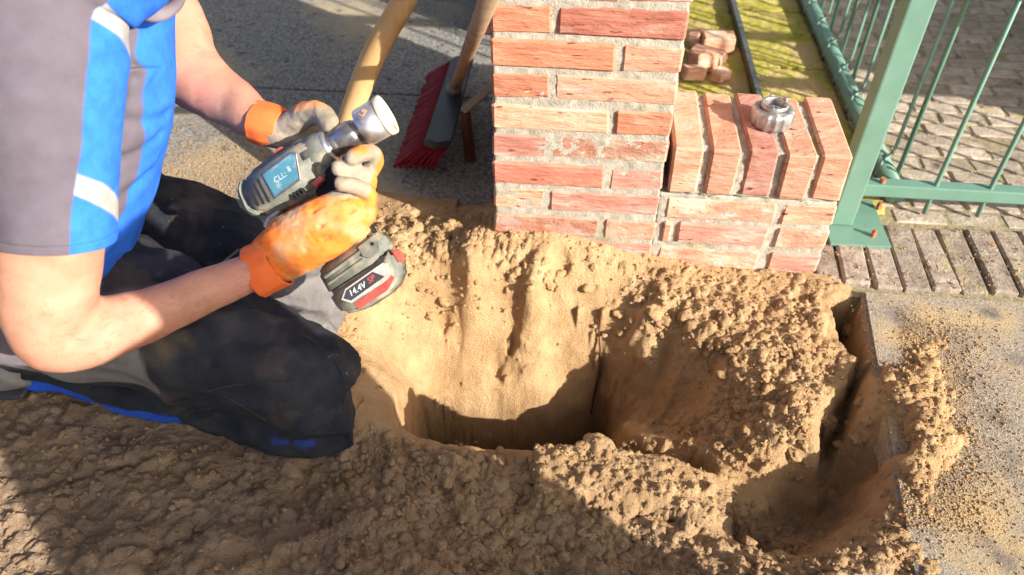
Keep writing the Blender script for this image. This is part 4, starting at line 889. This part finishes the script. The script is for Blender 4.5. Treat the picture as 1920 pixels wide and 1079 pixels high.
p_, r__ = scatter(22000, field(0, lambda i, j: rng.random() < pr1[j, i]), .0010, .0048, 2.3, lambda x, y: zat(x, y))
crumbs('sand_crumbs', p_, r__, M['crumb'], 'loose yellow sand crumbs lying over the dug slope')
p_, r__ = scatter(30000, field(0, lambda i, j: rng.random() < pr2[j, i]), .0010, .0085, 2.5, lambda x, y: zat(x, y))
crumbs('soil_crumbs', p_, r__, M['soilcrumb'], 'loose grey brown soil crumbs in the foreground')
def onslab():
    while True:
        t_ = rng.random(); c_ = at(1695, 600+380*t_)[:2]; x = c_[0]+abs(rng.normal(0, .075))-.005; y = c_[1]+rng.normal(0, .03)
        e = (x-se[0][0])*-dirn[1]+(y-se[0][1])*dirn[0]
        if x > se[0][0]-.062*(-(y+.046))/.543+.003 and y < s0[1]-.01 and zat(x, y) < .004 and x < .97: return x, y
p_, r__ = scatter(11000, onslab, .0005, .0032, 2.4, lambda x, y: 0.0, .5)
p2, r2_ = scatter(1500, lambda: (rng.uniform(.70, 1.35), rng.uniform(-.75, -.06)), .0008, .0028, 2.2, lambda x, y: 0.0, .5)
p3, r3_ = scatter(9000, lambda: (rng.normal(-.68, .16), .14+abs(rng.normal(0, .16))), .0007, .0030, 2.2, lambda x, y: -.002, .5)
p4, r4_ = scatter(500, lambda: (rng.uniform(.66, 1.2), rng.uniform(-.02, .18)), .0010, .0040, 2.2, lambda x, y: .004, .5)
crumbs('spilled_grit', p_+p2+p3+p4, r__+r2_+r3_+r4_, M['crumb'], 'thin scatter of sand grit on the concrete slab and paving')

# larger broken clods, each a rough lump, pressed into the surface
cv = []
for s_ in range(7):
    bm = bmesh.new(); bmesh.ops.create_icosphere(bm, subdivisions=3, radius=1)
    a_ = np.array([v_.co[:] for v_ in bm.verts]); sh_ = np.array([random.uniform(.75, 1.25) for _ in range(3)])
    off = s_*11.3; a_ = a_*(1+.40*n3(a_+off, .9)+.30*n3(a_+off, .42)+.20*n3(a_+off, .2)-.25*np.clip(.3-np.abs(n3(a_+off, .55)), 0, 1))[:, None]*sh_
    cv.append((a_, np.array([[l.index for l in f_.verts] for f_ in bm.faces]))); bm.free()
def clods(name, zones, m, label):
    V_ = []; F_ = []; k = 0
    for (px, py, sx, sy, n_c, r0, r1) in zones:
        for _ in range(n_c):
            p = sandhit(rng.normal(px, sx), rng.normal(py, sy)); r_ = r0*(r1/r0)**(rng.random()**2.0)
            if p[1] > -.004 and p[0] > 0: continue
            v_, f_ = cv[random.randrange(7)]; Q_ = np.linalg.qr(rng.normal(size=(3, 3)))[0]
            V_.append((v_ @ Q_)*r_*np.array([1, 1, .85])+p+[0, 0, -.42*r_]); F_.append(f_+k); k += len(v_)
    V_ = np.vstack(V_); F_ = np.vstack(F_); me = bpy.data.meshes.new(name)
    me.vertices.add(len(V_)); me.vertices.foreach_set('co', V_.ravel()); me.loops.add(F_.size); me.loops.foreach_set('vertex_index', F_.ravel()); me.polygons.add(len(F_)); me.polygons.foreach_set('loop_start', np.arange(0, F_.size, 3)); me.update(calc_edges=True)
    tone(me, V_, 'clod'); return tag(link(name, me, None, M['sand'], True), label, 'clods', None, 'stuff')
clods('sand_clods', [(1010,515,50,18,34,.005,.014),(860,560,70,22,40,.004,.012),(760,450,60,40,34,.004,.012),(1230,590,70,30,40,.005,.015),(1420,690,90,60,90,.005,.015),(1500,800,50,50,50,.005,.013),(1700,740,40,90,60,.004,.011),(1180,835,60,8,22,.005,.011),(1150,910,90,35,40,.004,.012)], M['crumb'], 'broken clods of yellow sand on the slopes round the hole')
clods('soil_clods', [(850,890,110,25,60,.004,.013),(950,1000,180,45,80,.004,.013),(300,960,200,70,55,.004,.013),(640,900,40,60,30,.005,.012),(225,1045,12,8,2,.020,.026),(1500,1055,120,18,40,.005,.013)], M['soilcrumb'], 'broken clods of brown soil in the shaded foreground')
